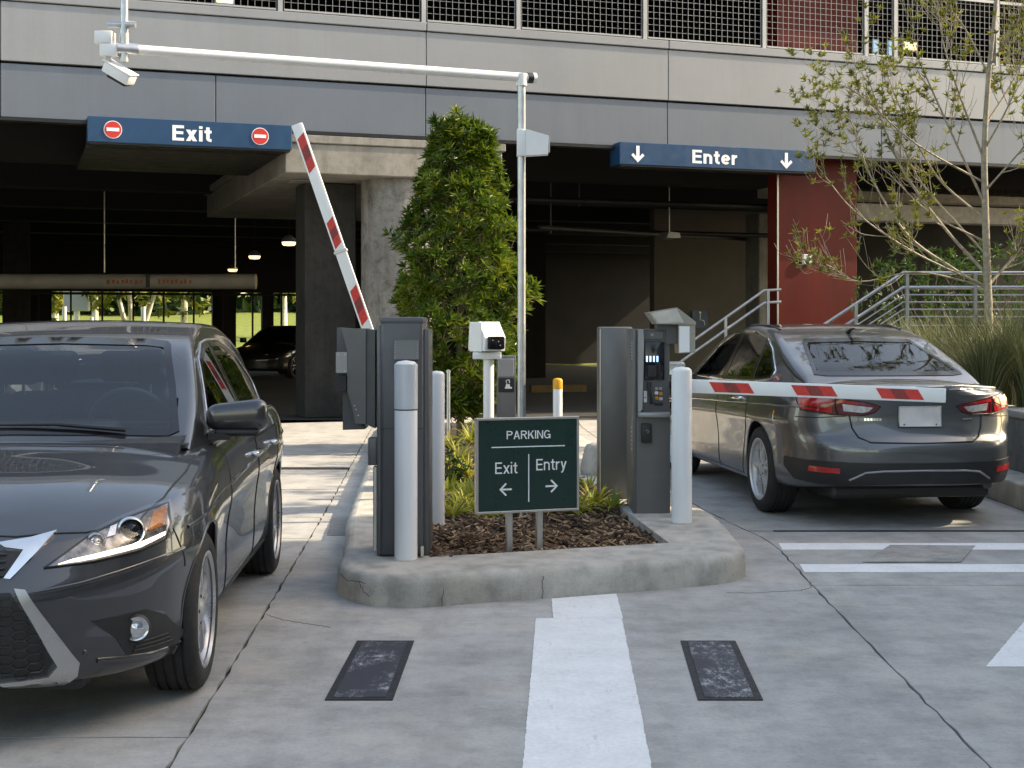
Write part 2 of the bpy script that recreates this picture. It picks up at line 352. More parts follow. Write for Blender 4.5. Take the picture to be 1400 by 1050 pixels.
# ================================================================== GROUND
def jit(x, k=1.): return .004 * math.sin(x * 23.1 * k) + .003 * math.sin(x * 61.7 * k + 1.3) + .002 * math.sin(x * 131. * k)
A_f = pchip([0.5, 4.56, 7, 11.3, 17.3, 22], [-.93, -1.128, -1.25, -1.486, -1.85, -2.13])
B_f = pchip([0.5, 4.56, 7.78, 9.2, 10.2, 11.3, 20], [1.45, 1.572, 1.68, 1.735, 1.617, 1.486, 1.0])
def noise_sheet(x0, x1, y0, y1, z, step): pass
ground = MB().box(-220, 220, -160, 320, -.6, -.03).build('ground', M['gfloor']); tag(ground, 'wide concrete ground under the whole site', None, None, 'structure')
drive = MB().box(-12, 4.4, .5, 21.5, -.029, -.014).build('driveway', M['joint']); tag(drive, 'grey concrete driveway slabs in front of the garage', None, None, 'structure')
def slab(fl, fr, y0, y1, g=.007):
    n = max(2, int((y1 - y0) / .12)); L = []; Rr = []
    for i in range(n + 1):
        y = y0 + (y1 - y0) * i / n; yy = min(max(y, y0 + g), y1 - g)
        L.append((fl(y) + g + jit(y), yy)); Rr.append((fr(y) - g + jit(y + .3), yy))
    mx = [];  # ragged cross edges
    def cross(a, b, s):
        m = max(2, int(abs(b[0] - a[0]) / .12)); return [(a[0] + (b[0] - a[0]) * k / m, a[1] + jit(a[0] + (b[0] - a[0]) * k / m + s * 3.7) * .7) for k in range(1, m)]
    poly = Rr + cross(Rr[-1], L[-1], 1) + L[::-1] + cross(L[0], Rr[0], 2)
    MB().prism(poly, -.02, 0.).build('concrete_slab', M['slab'], drive)
cA = lambda y: A_f(y); cB = lambda y: B_f(y); cl = lambda y: -6.0; cl2 = lambda y: -11.9; cr = lambda y: 4.02
for y0, y1 in ((.5, 4.9), (4.9, 9.5), (9.5, 10.55), (10.55, 14.05), (14.3, 17.3), (17.3, 21.5)): slab(cl, cA, y0, y1)
for y0, y1 in ((.5, 6), (6, 11), (11, 16), (16, 21.5)): slab(cl2, cl, y0, y1)
for y0, y1 in ((.5, 14.05), (14.05, 21.5)): slab(cA, cB, y0, y1, .005)
for y0, y1 in ((.5, 7.78), (7.78, 9.82), (9.86, 14.), (14., 21.5)): slab(cB, cr, y0, y1, .006 if y0 < 9 else .007)
M['brake0'] = pmat('dark_iron_grate', (.05, .05, .052), .6, .3, var=.2)
td = MB()
td.box(-6, A_f(14.2) - .01, 14.06, 14.29, -.012, -.003)
td.build('drain_channel', M['joint'], drive)
g = MB()
for i in range(60):
    x = -5.9 + i * .0725
    if x < A_f(14.2) - .05: g.box(x, x + .03, 14.08, 14.27, -.004, .002)
g.build('drain_grate', M['brake0'], drive)['kind'] = 'stuff'

def paintmat(name):
    m, nt, b = newmat(name); v = coords(nt, 'world')
    f = noise(nt, v, 4, 7, .7); f2 = noise(nt, v, 45, 4, .7)
    c = ramp(nt, f, [(.3, (.68, .68, .68)), (.6, (.8, .8, .8)), (.8, (.82, .82, .82))])
    c = mixc(nt, .5, c, ramp(nt, f2, [(.3, .75), (.6, 1.)]), 'MULTIPLY')
    vx = coords(nt, 'world', (6, 1.2, 1))
    wear = ramp(nt, noise(nt, vx, 3.2, 8, .8), [(.58, 0.), (.72, .7)])
    c = mixc(nt, wear, c, (.3, .295, .285)); nt.links.new(c, b.inputs['Base Color']); b.inputs['Roughness'].default_value = .75
    bump(nt, b, f2, .3, .003); return m
M['paint_line'] = paintmat('worn_white_road_paint')
def sheet(name, poly, z, mat, th=.003, parent=None):
    out = []
    for i in range(len(poly)):
        a = Vector(poly[i]); b = Vector(poly[(i + 1) % len(poly)]); n = max(1, int((b - a).length / .02)); nn = Vector((-(b - a).y, (b - a).x)).normalized()
        for k in range(n): p = a.lerp(b, k / n); p = p + nn * (rnd.uniform(-.002, .002) if k else 0); out.append((p.x, p.y))
    return MB().prism(out, z - th, z).build(name, mat, parent)
sheet('lane_line', [(-.02, 3.0), (.40, 3.0), (.545, 6.885), (.118, 6.885)], .004, M['paint_line'], parent=drive)
sheet('lane_line', [(.205, 6.888), (.55, 6.888), (.565, 7.52), (.21, 7.38)], .004, M['paint_line'], parent=drive)
sheet('stop_line', [(1.75, 9.0), (3.98, 9.0), (3.98, 9.27), (1.78, 9.27)], .004, M['paint_line'], parent=drive)
sheet('stop_line', [(1.72, 8.18), (3.98, 8.18), (3.98, 8.45), (1.75, 8.45)], .004, M['paint_line'], parent=drive)
sheet('arrow_marking', [(2.016, 5.91), (2.42, 5.91), (2.42, 3.2), (2.70, 3.2), (2.70, 5.91), (3.10, 5.91), (2.56, 6.9)], .004, M['paint_line'], parent=drive)
sheet('seam_strip', [(1.85, 9.80), (4.0, 9.80), (4.0, 9.87), (1.85, 9.86)], .003, M['joint'], parent=drive)
for ys in (12.2, 15.6):
    sheet('seam_strip', [(-4.6, ys), (A_f(ys) - .02, ys + .15), (A_f(ys) - .02, ys + .158), (-4.6, ys + .012)], .002, M['joint'], parent=drive)
# concrete repair patches
M['patch'] = concrete('patch_concrete', (.36, .345, .325), .25, .2, 1.4)
sheet('repair_patch', [(2.15, 8.52), (2.75, 8.52), (3.05, 9.15), (2.5, 9.18)], .0062, M['patch'], .002, parent=drive)
M['patch2'] = concrete('dark_patch_concrete', (.29, .28, .27), .25, .2, 1.4)
sheet('repair_patch', [(-1.28, 9.62), (-1.10, 9.62), (-1.12, 10.4), (-1.36, 10.5)], .004, M['patch2'], .002, parent=drive)

# detector pads
def padmat():
    m, nt, b = newmat('worn_black_pad'); v = coords(nt, 'world')
    vs_ = coords(nt, 'world', (9, 4, 1)); s = noise(nt, vs_, 2.6, 12, .92); msk = noise(nt, v, 2.6, 3)
    f = mixc(nt, 1., ramp(nt, s, [(.505, 0.), (.58, .85)]), ramp(nt, msk, [(.45, 0.), (.58, 1.)]), 'MULTIPLY')
    c = mixc(nt, f, (.024, .026, .036), (.5, .51, .55)); nt.links.new(c, b.inputs['Base Color']); b.inputs['Roughness'].default_value = .6
    bump(nt, b, noise(nt, v, 90, 3), .3, .003); return m
M['pad'] = padmat(); M['padrim'] = pmat('black_pad_border', (.010, .010, .012), .65, var=.3, scale=20)
def pad(x0, x1, sk, lab):
    t = empty('detector_pad', ((x0 + x1) / 2, 5.38, 0)); o = (x0 + x1) / 2; w = (x1 - x0) / 2
    q = lambda a, b, c, d: [(a, c), (b, c), (b + sk * (d / 1.01), d), (a + sk * (d / 1.01), d)]
    MB().prism(q(-w, w, 0, 1.01), .0005, .005).build('border', M['padrim'], t)
    MB().prism(q(-w + .03, w - .03, .03, .98), .003, .0075).build('plate', M['pad'], t)
    s = MB()
    for i in range(9):
        for xx in (-w + .018, w - .018):
            yy = .04 + i * .116; s.cyl((xx + sk * yy, yy, .004), (xx + sk * yy, yy, .008), .005, n=8)
    tag(t, lab, 'sensor pad', 'black pads set in the driveway')
pad(-.725, -.462, .012, 'scuffed black rectangular pad on the concrete, left of the wide white line')
pad(.72, .972, .055, 'scuffed black rectangular pad on the concrete, right of the wide white line')

# ================================================================== TRAFFIC ISLAND
outer = [(-1.74, 19.2), (-1.36, 12.9), (-1.13, 9.5), (-.985, 8.1), (-.965, 7.7), (-.91, 7.42), (-.78, 7.24), (-.6, 7.165), (-.45, 7.165), (.156, 7.40), (.8, 7.64), (1.15, 7.80), (1.30, 7.95), (1.37, 8.15), (1.385, 8.5), (1.39, 9.6), (1.22, 12.), (.95, 15.), (.6, 19.2), (.2, 19.7), (-1.3, 19.7)]
def resample(poly, step, closed=True, smooth=True):
    P = [Vector((x, y)) for x, y in poly]; n = len(P); out = []
    for i in range(n):
        a, b, c, d = P[i - 1], P[i], P[(i + 1) % n], P[(i + 2) % n]; m = max(1, int((c - b).length / step))
        for k in range(m):
            t = k / m
            if smooth and (c - b).length < 1.2: q = .5 * ((2 * b) + (c - a) * t * min(1, 1) + (2 * a - 5 * b + 4 * c - d) * t * t + (3 * b - a - 3 * c + d) * t**3)
            else: q = b.lerp(c, t)
            out.append(q)
    return out
OP = resample(outer, .06)
def inset(P, o):
    n = len(P); out = []
    ar = sum(P[i].x * P[(i + 1) % n].y - P[(i + 1) % n].x * P[i].y for i in range(n)); s = 1 if ar > 0 else -1
    for i in range(n):
        t = (P[(i + 2) % n] - P[i - 2]).normalized(); out.append(P[i] + Vector((-t.y, t.x)) * o * s)
    return out
planter = [(-.46, 7.77), (.935, 8.28), (.57, 12.0), (.30, 15.), (.0, 18.6), (-1.2, 18.6), (-.80, 12.), (-.56, 8.6)]
def inpoly(p, poly):
    c = False; n = len(poly)
    for i in range(n):
        x1, y1 = poly[i][0], poly[i][1]; x2, y2 = poly[i - 1][0], poly[i - 1][1]
        if (y1 > p[1]) != (y2 > p[1]) and p[0] < (x2 - x1) * (p[1] - y1) / (y2 - y1) + x1: c = not c
    return c
rings = [(0, -.02), (.002, .06), (.006, .115), (.016, .14), (.034, .154), (.06, .160)]
V = []; F = []; n = len(OP)
for o, z in rings:
    for i, p in enumerate(inset(OP, o)):
        w = jit(p.x * 3 + p.y * 2.1) * .9; V.append((p.x + (w if o < .05 else 0), p.y + (w if o < .05 else 0), z + (jit(p.x * 2 + p.y * 3 + 5) * .5 if z > .1 else 0)))
for r in range(len(rings) - 1):
    for i in range(n): F.append((r * n + i, r * n + (i + 1) % n, (r + 1) * n + (i + 1) % n, (r + 1) * n + i))
IP = resample(planter, .08, smooth=False)
top = V[-n:]
pts2 = [Vector((p[0], p[1])) for p in top] + IP
edges = [(i, (i + 1) % n) for i in range(n)] + [(n + i, n + (i + 1) % len(IP)) for i in range(len(IP))]
ov, oe, of, *_ = delaunay_2d_cdt(pts2, edges, [], 0, 1e-5)
base = len(V)
for p in ov: V.append((p.x, p.y, .160))
for i in range(n): V[base + i] = V[base - n + i]
for f in of:
    c = sum((ov[i] for i in f), Vector((0, 0))) / len(f)
    if inpoly(c, [(p.x, p.y) for p in pts2[:n]]) and not inpoly(c, planter): F.append(tuple(base + i for i in f))
b2 = len(V); m = len(IP)
for z in (.160, .03):
    for p in IP: V.append((p.x, p.y, z))
for i in range(m): F.append((b2 + i, b2 + (i + 1) % m, b2 + m + (i + 1) % m, b2 + m + i))
isl = MB().add(V, F).build('traffic_island', M['kerb'], None, 50, True); tag(isl, 'raised concrete island with rounded kerb around a mulched planting bed', None, None, 'structure')
# tooled joints across the kerb face
jm = MB()
for (x, y, ang) in ((-.36, 7.2, 20), (.45, 7.51, 20)):
    pp = [(x, y - .012, .0), (x, y - .01, .11), (x, y + .02, .15), (x - .01, y + .06, .1605), (x - .1, y + .55, .1608)]
    pass
jm = MB()
for L_ in ([(-.36, 7.19, .0), (-.362, 7.186, .05), (-.35, 7.19, .09)], [(.16, 7.395, .0), (.165, 7.398, .04), (.158, 7.40, .085), (.17, 7.41, .12)],
           [(-.95, 7.62, .10), (-.92, 7.46, .118), (-.86, 7.32, .108), (-.80, 7.255, .118), (-.70, 7.2, .10)], [(-.80, 7.255, .118), (-.77, 7.23, .07), (-.74, 7.215, .05)], [(1.25, 7.89, .02), (1.24, 7.885, .06), (1.2, 7.85, .09)]):
    jm.tube([(p[0] + rnd.uniform(-.004, .004), p[1] - .003, p[2] + rnd.uniform(-.004, .004)) for p in [Vector(a).lerp(Vector(b), k / 6) for a, b in zip(L_[:-1], L_[1:]) for k in range(6)] + [L_[-1]]], .0014, 5)
jm.build('kerb_crack', M['joint'], isl)
gc = MB()
for L_ in ([(-1.243, 6.99), (-1.13, 6.86), (-.95, 6.74), (-.86, 6.68)], [(1.69, 7.9), (1.66, 7.7), (1.58, 7.62), (1.3, 7.55), (1.15, 7.56)]):
    P_ = [Vector((*a, .0)).lerp(Vector((*b, .0)), k / 9) + Vector((rnd.uniform(-.008, .008), rnd.uniform(-.008, .008), .0)) for a, b in zip(L_[:-1], L_[1:]) for k in range(9)]
    gc.tube(P_, .0016, 4)
gc.build('slab_crack', M['joint'], drive)
# mulch bed
bed = MB(); xs = [(-1.25 + .08 * i) for i in range(28)]; ysb = [7.7 + .1 * j for j in range(111)]
vid = {}; bv = []; bf = []
def mz(x, y): return .105 + .025 * math.sin(x * 3.1 + y * 1.7) * math.sin(y * 2.3) + .02 * math.sin(x * 9 + y * 7.1)
for j, y in enumerate(ysb):
    for i, x in enumerate(xs): vid[i, j] = len(bv); bv.append((x, y, mz(x, y)))
for j in range(len(ysb) - 1):
    for i in range(len(xs) - 1):
        if inpoly((xs[i] + .04, ysb[j] + .05), [(-.62, 7.66), (1.0, 8.2), (.66, 12.), (.1, 18.7), (-1.3, 18.7), (-.9, 12.)]): bf.append((vid[i, j], vid[i + 1, j], vid[i + 1, j + 1], vid[i, j + 1]))
sb = MB().add(bv, bf).build('planting_bed', M['soil'], None, 60); tag(sb, 'dark soil of the planting bed inside the island', None, None, 'structure')
ch = MB()
for k in range(7500):
    for _ in range(50):
        y = 7.75 + (rnd.random() ** 1.9) * 6; x = rnd.uniform(-.9, .95)
        if inpoly((x, y), planter): break
    l = rnd.uniform(.012, .05) * (1 if rnd.random() < .85 else 2.); w = rnd.uniform(.004, .012); t = rnd.uniform(.002, .006)
    X = Matrix.Translation((x, y, mz(x, y) + rnd.uniform(.004, .03))) @ Euler((rnd.uniform(-.5, .5), rnd.uniform(-.5, .5), rnd.uniform(0, PI))).to_matrix().to_4x4()
    v = [(-l, -w, -t), (l, -w * .5, -t), (l * .9, w, -t), (-l * .8, w * .8, -t), (-l, -w, t), (l, -w * .5, t), (l * .9, w, t), (-l * .8, w * .8, t)]
    ch.add(v, [(4, 5, 6, 7), (0, 1, 5, 4), (1, 2, 6, 5), (2, 3, 7, 6), (3, 0, 4, 7)], 0, X, rnd.random() ** 1.6)
o = ch.build('bark_mulch', M['chip']); tag(o, 'brown bark chip mulch scattered over the island bed', 'mulch', None, 'stuff')

# right-hand kerb, retaining wall, raised bed
o = MB().rbox(4.02, 4.36, .5, 21.0, -.02, .205, .025, 3).build('kerb', M['kerb'], None, 40); tag(o, 'raised concrete kerb along the right side of the entry lane', None, None, 'structure')
w = empty('retaining_wall', (4.36, 2, 0))
MB().box(0, .25, 0, 17, 0, .655).build('wall', M['wallc'], w); MB().rbox(-.02, .27, -.01, 17.01, .657, .72, .012, 2).build('coping', M['kerb'], w, 40)
tag(w, 'low concrete retaining wall with paler coping behind the right kerb', 'wall')
V = []; F = []
for j in range(30):
    for i in range(14):
        x = 4.6 + i * .5; y = 2 + j * .6; V.append((x, y, .62 + min(1., max(0, (y - 11) / 5)) * .35 * min(1, i / 3) + .05 * math.sin(x * 3 + y * 2)))
for j in range(29):
    for i in range(13): a = j * 14 + i; F.append((a, a + 1, a + 15, a + 14))
o = MB().add(V, F).build('raised_bed', M['soil'], None, 60); tag(o, 'planted raised bed behind the retaining wall', None, None, 'structure')

# ================================================================== PARKING GARAGE
PHI = R(19.6); D0 = 21.7
gar = empty('parking_garage', (0, D0, 0), PHI)
tag(gar, 'open concrete parking garage with grey panelled spandrels and a red pier', 'parking garage')
e1 = Vector((math.cos(PHI), math.sin(PHI), 0)); e2 = Vector((-math.sin(PHI), math.cos(PHI), 0))
def GW(a, b, z): return Vector((0, D0, 0)) + e1 * a + e2 * b + Vector((0, 0, z))
def band(aj, z0, z1, b0, b1, mat, bev=.006, nm='facade_panel'):
    for a0, a1 in zip(aj[:-1], aj[1:]): MB().rbox(a0 + .006, a1 - .006, b0, b1, z0, z1, bev, 1).build(nm, mat, gar, 30)
JL = [-16.6, -12.5, -7.5, -1.39, 2.70, 6.79, 10.9, 15.]
JD = [-16.6, -12.5, -7.5, -4.56, -1.39, 2.70, 6.79, 10.9, 15.]
for lv, dz in enumerate((0, 3.75)):
    band(JD, 4.35 + dz, 5.095 + dz, .035, .2, M['panel_dark'])
    band(JL, 5.125 + dz, 5.945 + dz, 0, .2, M['panel_light'])
    band(JL, 5.957 + dz, 6.09 + dz, -.03, .45, M['panel_light'], .01, 'cap_panel')
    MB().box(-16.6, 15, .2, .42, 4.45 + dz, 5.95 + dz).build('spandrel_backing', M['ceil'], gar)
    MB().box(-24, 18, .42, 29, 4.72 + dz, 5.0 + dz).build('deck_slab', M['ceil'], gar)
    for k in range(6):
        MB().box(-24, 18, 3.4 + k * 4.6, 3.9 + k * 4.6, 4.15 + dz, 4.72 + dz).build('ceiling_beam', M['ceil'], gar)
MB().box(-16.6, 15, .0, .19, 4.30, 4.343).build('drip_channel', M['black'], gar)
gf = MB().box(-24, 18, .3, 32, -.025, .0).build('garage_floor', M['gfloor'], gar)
# dropped concrete girder over the columns
MB().rbox(-3.55, -.15, .03, 9, 3.72, 4.17, .015, 1).build('girder', M['beam'], gar, 30)
MB().rbox(-3.62, -.10, .0, 9, 4.172, 4.297, .012, 1).build('girder_ledge', M['beam'], gar, 30)
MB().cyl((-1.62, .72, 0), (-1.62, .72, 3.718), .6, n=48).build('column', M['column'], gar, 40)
M['ceil2'] = concrete('shaded_column_concrete', (.045, .042, .039), .4, .3, .9)  # column concrete darkened to put the interior shade into its colour
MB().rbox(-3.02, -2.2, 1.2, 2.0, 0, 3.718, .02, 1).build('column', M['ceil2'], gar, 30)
MB().rbox(-3.3, -2.9, .9, 1.3, 3.70, 3.716, .004, 1).build('access_plate', M['cab3'], gar)
for a, b in ((-14, 9.5), (-14, 19), (-7.3, 19), (4, 19), (13, 19)):
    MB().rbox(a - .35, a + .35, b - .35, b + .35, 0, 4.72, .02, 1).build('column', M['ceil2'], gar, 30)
# far wall with openings
fw = 28.
for a0, a1, z0, z1 in ((-24, 18, 2.62, 4.7), (-24, 18, 0, .3), (-.95, -.15, .3, 2.62), (.75, 1.15, .3, 2.62), (2.3, 18, .3, 2.62), (-7.2, -6.2, .3, 2.62)):
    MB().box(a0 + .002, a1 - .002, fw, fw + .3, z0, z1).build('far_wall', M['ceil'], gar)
MB().box(-24, 18, fw, fw + .3, 5.0, 8.4).build('upper_far_wall', M['ceil'], gar)
MB().box(-24.3, -24, .4, 29, 0, 9).build('side_wall', M['ceil'], gar); MB().box(18, 18.3, 3, 29, 4.7, 9).build('side_wall', M['ceil'], gar)
gr = empty('opening_grille', GW(0, fw - .1, 0), PHI)
for i in range(16):
    a = -11.6 + i * 1.0
    MB().box(a - .03, a + .03, -.03, .03, .3, 2.62).build('post', M['black'], gr)
MB().box(-12, 2.3, -.02, .02, .32, .4).build('rail', M['black'], gr); MB().box(-12, 2.3, -.02, .02, 2.5, 2.58).build('rail', M['black'], gr)
tag(gr, 'black upright grille bars in the bright openings at the back of the garage', 'grille')
# red pier and the stair lobby
MB().rbox(4.99, 6.58, .46, .80, 0, 12, .01, 1).build('red_pier', M['red'], gar, 30)
MB().box(4.975, 5.005, .44, .458, 0, 4.3).build('pier_trim', M['alu'], gar)
MB().box(6.73, 10.3, 9, 9.25, 0, 4.7).build('lobby_wall', M['beige'], gar); MB().box(10.3, 26, 9.02, 9.25, 0, 4.7).build('lobby_wall', M['ceil'], gar)  # right-hand stretch coloured near-black in place of shade under the beams
MB().box(3.2, 6.70, 16, 16.2, 0, 4.7).build('lobby_wall', M['ceil'], gar)
MB().rbox(6.5, 16, 2.6, 3.0, 3.5, 3.83, .01, 1).build('ramp_beam', M['kerb'], gar, 30)
MB().rbox(6.5, 16, 3.4, 3.8, 3.98, 4.3, .01, 1).build('ramp_beam', M['kerb'], gar, 30)
for a, b in ((8.2, 6.5), (10.1, 6.8)): MB().rbox(a - .3, a + .3, b - .3, b + .3, 0, 3.9, .02, 1).build('column', M['beam'], gar, 30)
# pipes under the ceiling
pm = MB()
pm.tube([GW(1.0, .9, 4.05) - GW(0, 0, 0), GW(4.7, 5.5, 4.05) - GW(0, 0, 0)], .03, 8); 
pp = MB(); pp.cyl((-.1, 3.2, 3.75), (9, 3.2, 3.75), .06, n=10); pp.cyl((-.1, 5.2, 3.35), (9, 5.2, 3.35), .05, n=10); pp.cyl((1.4, 2.5, 3.2), (9, 7.5, 3.4), .04, n=8)
pp.build('ceiling_pipe', M['black'], gar, 40)
for a, b, l in ((1.05, 4, 1.6), (2.2, 4, 1.5), (3.6, 6, .8), (-5.0, 3, .5)):
    MB().cyl((a, b, 4.7), (a, b, 4.7 - l), .015, n=6).build('drop_conduit', M['cab'], gar)
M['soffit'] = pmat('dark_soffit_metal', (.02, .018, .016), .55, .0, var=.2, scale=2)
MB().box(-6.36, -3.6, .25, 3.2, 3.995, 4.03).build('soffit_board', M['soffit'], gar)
M['dimyellow'] = pmat('dim_yellow_paint', (.1, .055, .01), .7, var=.3)  # plain dark yellow with noise variation
MB().box(3.3, 4.6, 8.0, 8.15, .0, .16).build('wheel_stop', M['dimyellow'], gar)

# upper mesh fence
fe = empty('mesh_fence', GW(0, .16, 6.09), PHI)
tag(fe, 'galvanised wire mesh guard fence along the upper parking deck', 'fence')
posts = [-10.2, -8.0, -5.8, -3.6, -1.39, .158, 2.35, 4.55, 6.55, 7.15, 9.3, 11.5, 13.7]
for a in posts:
    MB().box(a - .035, a + .035, -.03, .03, 0.0, 1.25).box(a - .1, a + .1, -.08, .06, .001, .02).build('post', M['wire'], fe)
for a0, a1 in zip(posts[:-1], posts[1:]):
    g = MB(); x0, x1 = a0 + .06, a1 - .06
    nx = max(1, round((x1 - x0) / .102)); 
    for i in range(nx + 1): x = x0 + (x1 - x0) * i / nx; g.box(x - .0026, x + .0026, -.005, .003, .07, 1.15)
    for k in range(11): z = .08 + k * .102; g.box(x0, x1, .004, .012, z - .0026, z + .0026)
    g.box(x0, x1, -.02, .02, .05, .075).box(x0, x1, -.02, .02, 1.15, 1.2).build('wire_panel', M['wire'], fe)['kind'] = 'stuff'
up = MB().rbox(0, 1, -.02, .02, 0, 1, .005, 1)
# small lit lamps and windows seen on the upper deck
def glow(name, loc, size, mat, lab, cat, rz=0):
    t = empty(name, loc, rz); MB().rbox(-size[0] / 2, size[0] / 2, -size[1] / 2, size[1] / 2, 0, size[2], .006, 1).build('housing', M['cab3'], t)
    MB().rbox(-size[0] / 2 + .03, size[0] / 2 - .03, -size[1] / 2 - .012, -size[1] / 2 + .02, .03, size[2] - .03, .004, 1).build('diffuser', mat, t); tag(t, lab, cat); return t
M['bluewin'] = pmat('lit_blue_window', (.3, .5, .8), .2, emit=(.3, .6, 1.), es=.25)
for i, (a, w_) in enumerate(((8.12, .16), (8.5, .24))):
    glow('lit_window', GW(a, 2.2, 6.5), (w_, .08, .42), M['bluewin'], ('narrow', 'wider')[i] + ' pale blue lit window pane on the upper deck beside the red pier', 'window', PHI)
glow('deck_lamp', GW(8.85, 2.2, 6.72), (.34, .2, .2), M['lampon'], 'warm lit lamp on the upper deck right of the red pier', 'lamp', PHI)
glow('deck_lamp', W2(306, 4, 21.) + Vector((0, 0, -.05)), (.3, .2, .16), M['lampon'], 'small lit lamp behind the mesh fence above the exit sign', 'lamp', PHI)

# ceiling lamps
for i, (px, py, d) in enumerate(((395, 331, 30.6), (348, 350, 36.6), (318, 368, 45.), (24, 366, 43.))):
    p = W2(px, py, d); t = empty('ceiling_lamp', p, PHI)
    MB().lathe([(.01, .16), (.08, .14), (.16, .05), (.17, 0), (.14, .0)], 20).build('housing', M['cab3'], t, 40)
    MB().lathe([(.155, .012), (.15, -.04), (.12, -.075), (.0, -.085)], 20).build('lens', M['lampon'], t, 60)
    MB().cyl((0, 0, .15), (0, 0, 4.7 - p.z), .012, n=6).build('stem', M['black'], t)
    tag(t, ('nearest lit ceiling lamp of the row beside the square column', 'middle lit ceiling lamp of the row in the garage', 'farthest lit ceiling lamp above the end of the pale bar', 'lit ceiling lamp at the far left of the garage')[i], 'lamp', 'lit garage ceiling lamps')
# clearance bar
p = W2(-60, 385, 30.); q = W2(350, 385, 30.); L = (q - p).length
M['barpaint'] = pmat('dusty_beige_paint', (.42, .37, .31), .6, var=.12, scale=3)
t = empty('clearance_bar', p); MB().cyl((0, 0, 0), (L, 0, 0), .165, n=28).build('bar', M['barpaint'], t, 40)
for s_ in (3.2, L - .45): MB().cyl((s_, 0, .2), (s_, 0, 4.7 - p.z), .012, n=6).build('hanger_chain', M['galv'], t)
MB().rbox(4.14, 4.22, -.185, -.15, -.13, .16, .01, 1).build('bracket', M['black'], t)
og = MB(); x = 3.3
M['fadedorange'] = pmat('faded_orange_print', (.5, .13, .03), .6, var=.3, scale=20)
while x < 5.1:
    if not 4.05 < x < 4.32: og.box(x, x + rnd.uniform(.03, .07), -.171, -.155, -.035 - rnd.random() * .03, .015 + rnd.random() * .04)
    x += rnd.uniform(.08, .12)
og.build('faded_marks', M['fadedorange'], t)['kind'] = 'stuff'; tag(t, 'pale horizontal clearance bar with faded orange marks hanging deep in the garage', 'clearance bar')

# ================================================================== OVERHEAD SIGNS
def overhead(name, a0, a1, z0, z1, word, wpos, wsize, lab):
    L = a1 - a0; t = empty(name, GW(a0, -.19, z0), PHI)
    MB().rbox(0, L, 0, .40, 0, z1 - z0, .008, 1).build('panel', M['blue'], t, 30)
    MB().box(.02, L - .02, .02, .36, -.025, -.001).build('bottom_channel', M['black'], t)
    lettering(word, .218, wsize, .185, M['signwhite'], t, wpos, (z1 - z0) / 2 - .004, -.001)
    tag(t, lab, 'sign'); return t, (z1 - z0) / 2
t, h = overhead('exit_sign', -6.354, -3.487, 4.03, 4.388, 'Exit', 1.43, .55, 'long blue overhead sign reading Exit with two no-entry roundels')
for x in (.34, 2.40):
    d_ = MB().cyl((x, -.008, h), (x, .01, h), .125, n=32).build('no_entry_roundel', M['signwhite'], t)
    MB().cyl((x, -.012, h), (x, .0, h), .115, n=32).build('disc', M['signred'], d_); MB().box(x - .085, x + .085, -.016, .0, h - .024, h + .024).build('bar', M['signwhite'], d_)
t, h = overhead('enter_sign', 1.756, 5.342, 4.03, 4.388, 'Enter', 1.69, .82, 'long blue overhead sign reading Enter with two down arrows')
for x in (.31, 3.02):
    a_ = [(-.028, .125), (.028, .125), (.028, -.05), (.082, .006), (.115, -.028), (0, -.14), (-.115, -.028), (-.082, .006), (-.028, -.05)]
    MB().prism([(x + u, h + v) for u, v in a_], -.006, .002, 'y').build('down_arrow', M['signwhite'], t)

# ================================================================== STAIRS AND RAILS
def rail(name, pts, drops, nbars, lab, r=.024, posts=(), foot=None):
    P = [Vector(p) for p in pts]; t = empty(name, P[0]); o0 = P[0]
    MB().tube([p - o0 for p in P], r, 10).build('top_rail', M['galv'], t, 60)
    for k, dz in enumerate(drops):
        MB().tube([p - o0 + Vector((0, 0, -dz)) for p in P], r if k == 0 else .010, 8).build('second_rail' if k == 0 else 'bar', M['galv'], t, 60)
    for p, zl in posts: MB().box(p[0] - o0.x - .022, p[0] - o0.x + .022, p[1] - o0.y - .03, p[1] - o0.y + .03, zl - o0.z, p[2] - o0.z).build('post', M['galv'], t)
    tag(t, lab, 'railing'); return t
d = 19.
rail('stair_railing', [W2(1090, 468, d), W2(1235, 373, d), W2(1480, 373, d)], [.2, .3, .4, .5, .6, .72], 6, 'silver stair railing with horizontal bars behind the ornamental grass', posts=[(W2(1170, 415, d), .2), (W2(1240, 374, d), .9), (W2(1333, 374, d), .9), (W2(1425, 374, d), .9)])
d = 22.6
rail('stair_railing', [W2(930, 478, d), W2(1045, 397, d), W2(1068, 396, d)], [.2], 1, 'silver double handrail climbing towards the left edge of the red pier', posts=[(W2(1050, 396, d), .3), (W2(992, 434, d), .2)])
st = empty('staircase', (3.0, 20.6, 0))
for i in range(8): MB().rbox(i * .3, 4.6, -1.2, 0, i * .16, (i + 1) * .16, .008, 1).build('step', M['kerb'], st)
st.location = (4.1, 20.4, 0); tag(st, 'concrete stairs climbing to the landing behind the dark sedan', 'stairs')
MB().rbox(4.6, 9, -1.2, 1., 0, 1.27, .01, 1).build('landing', M['wallc'], st)
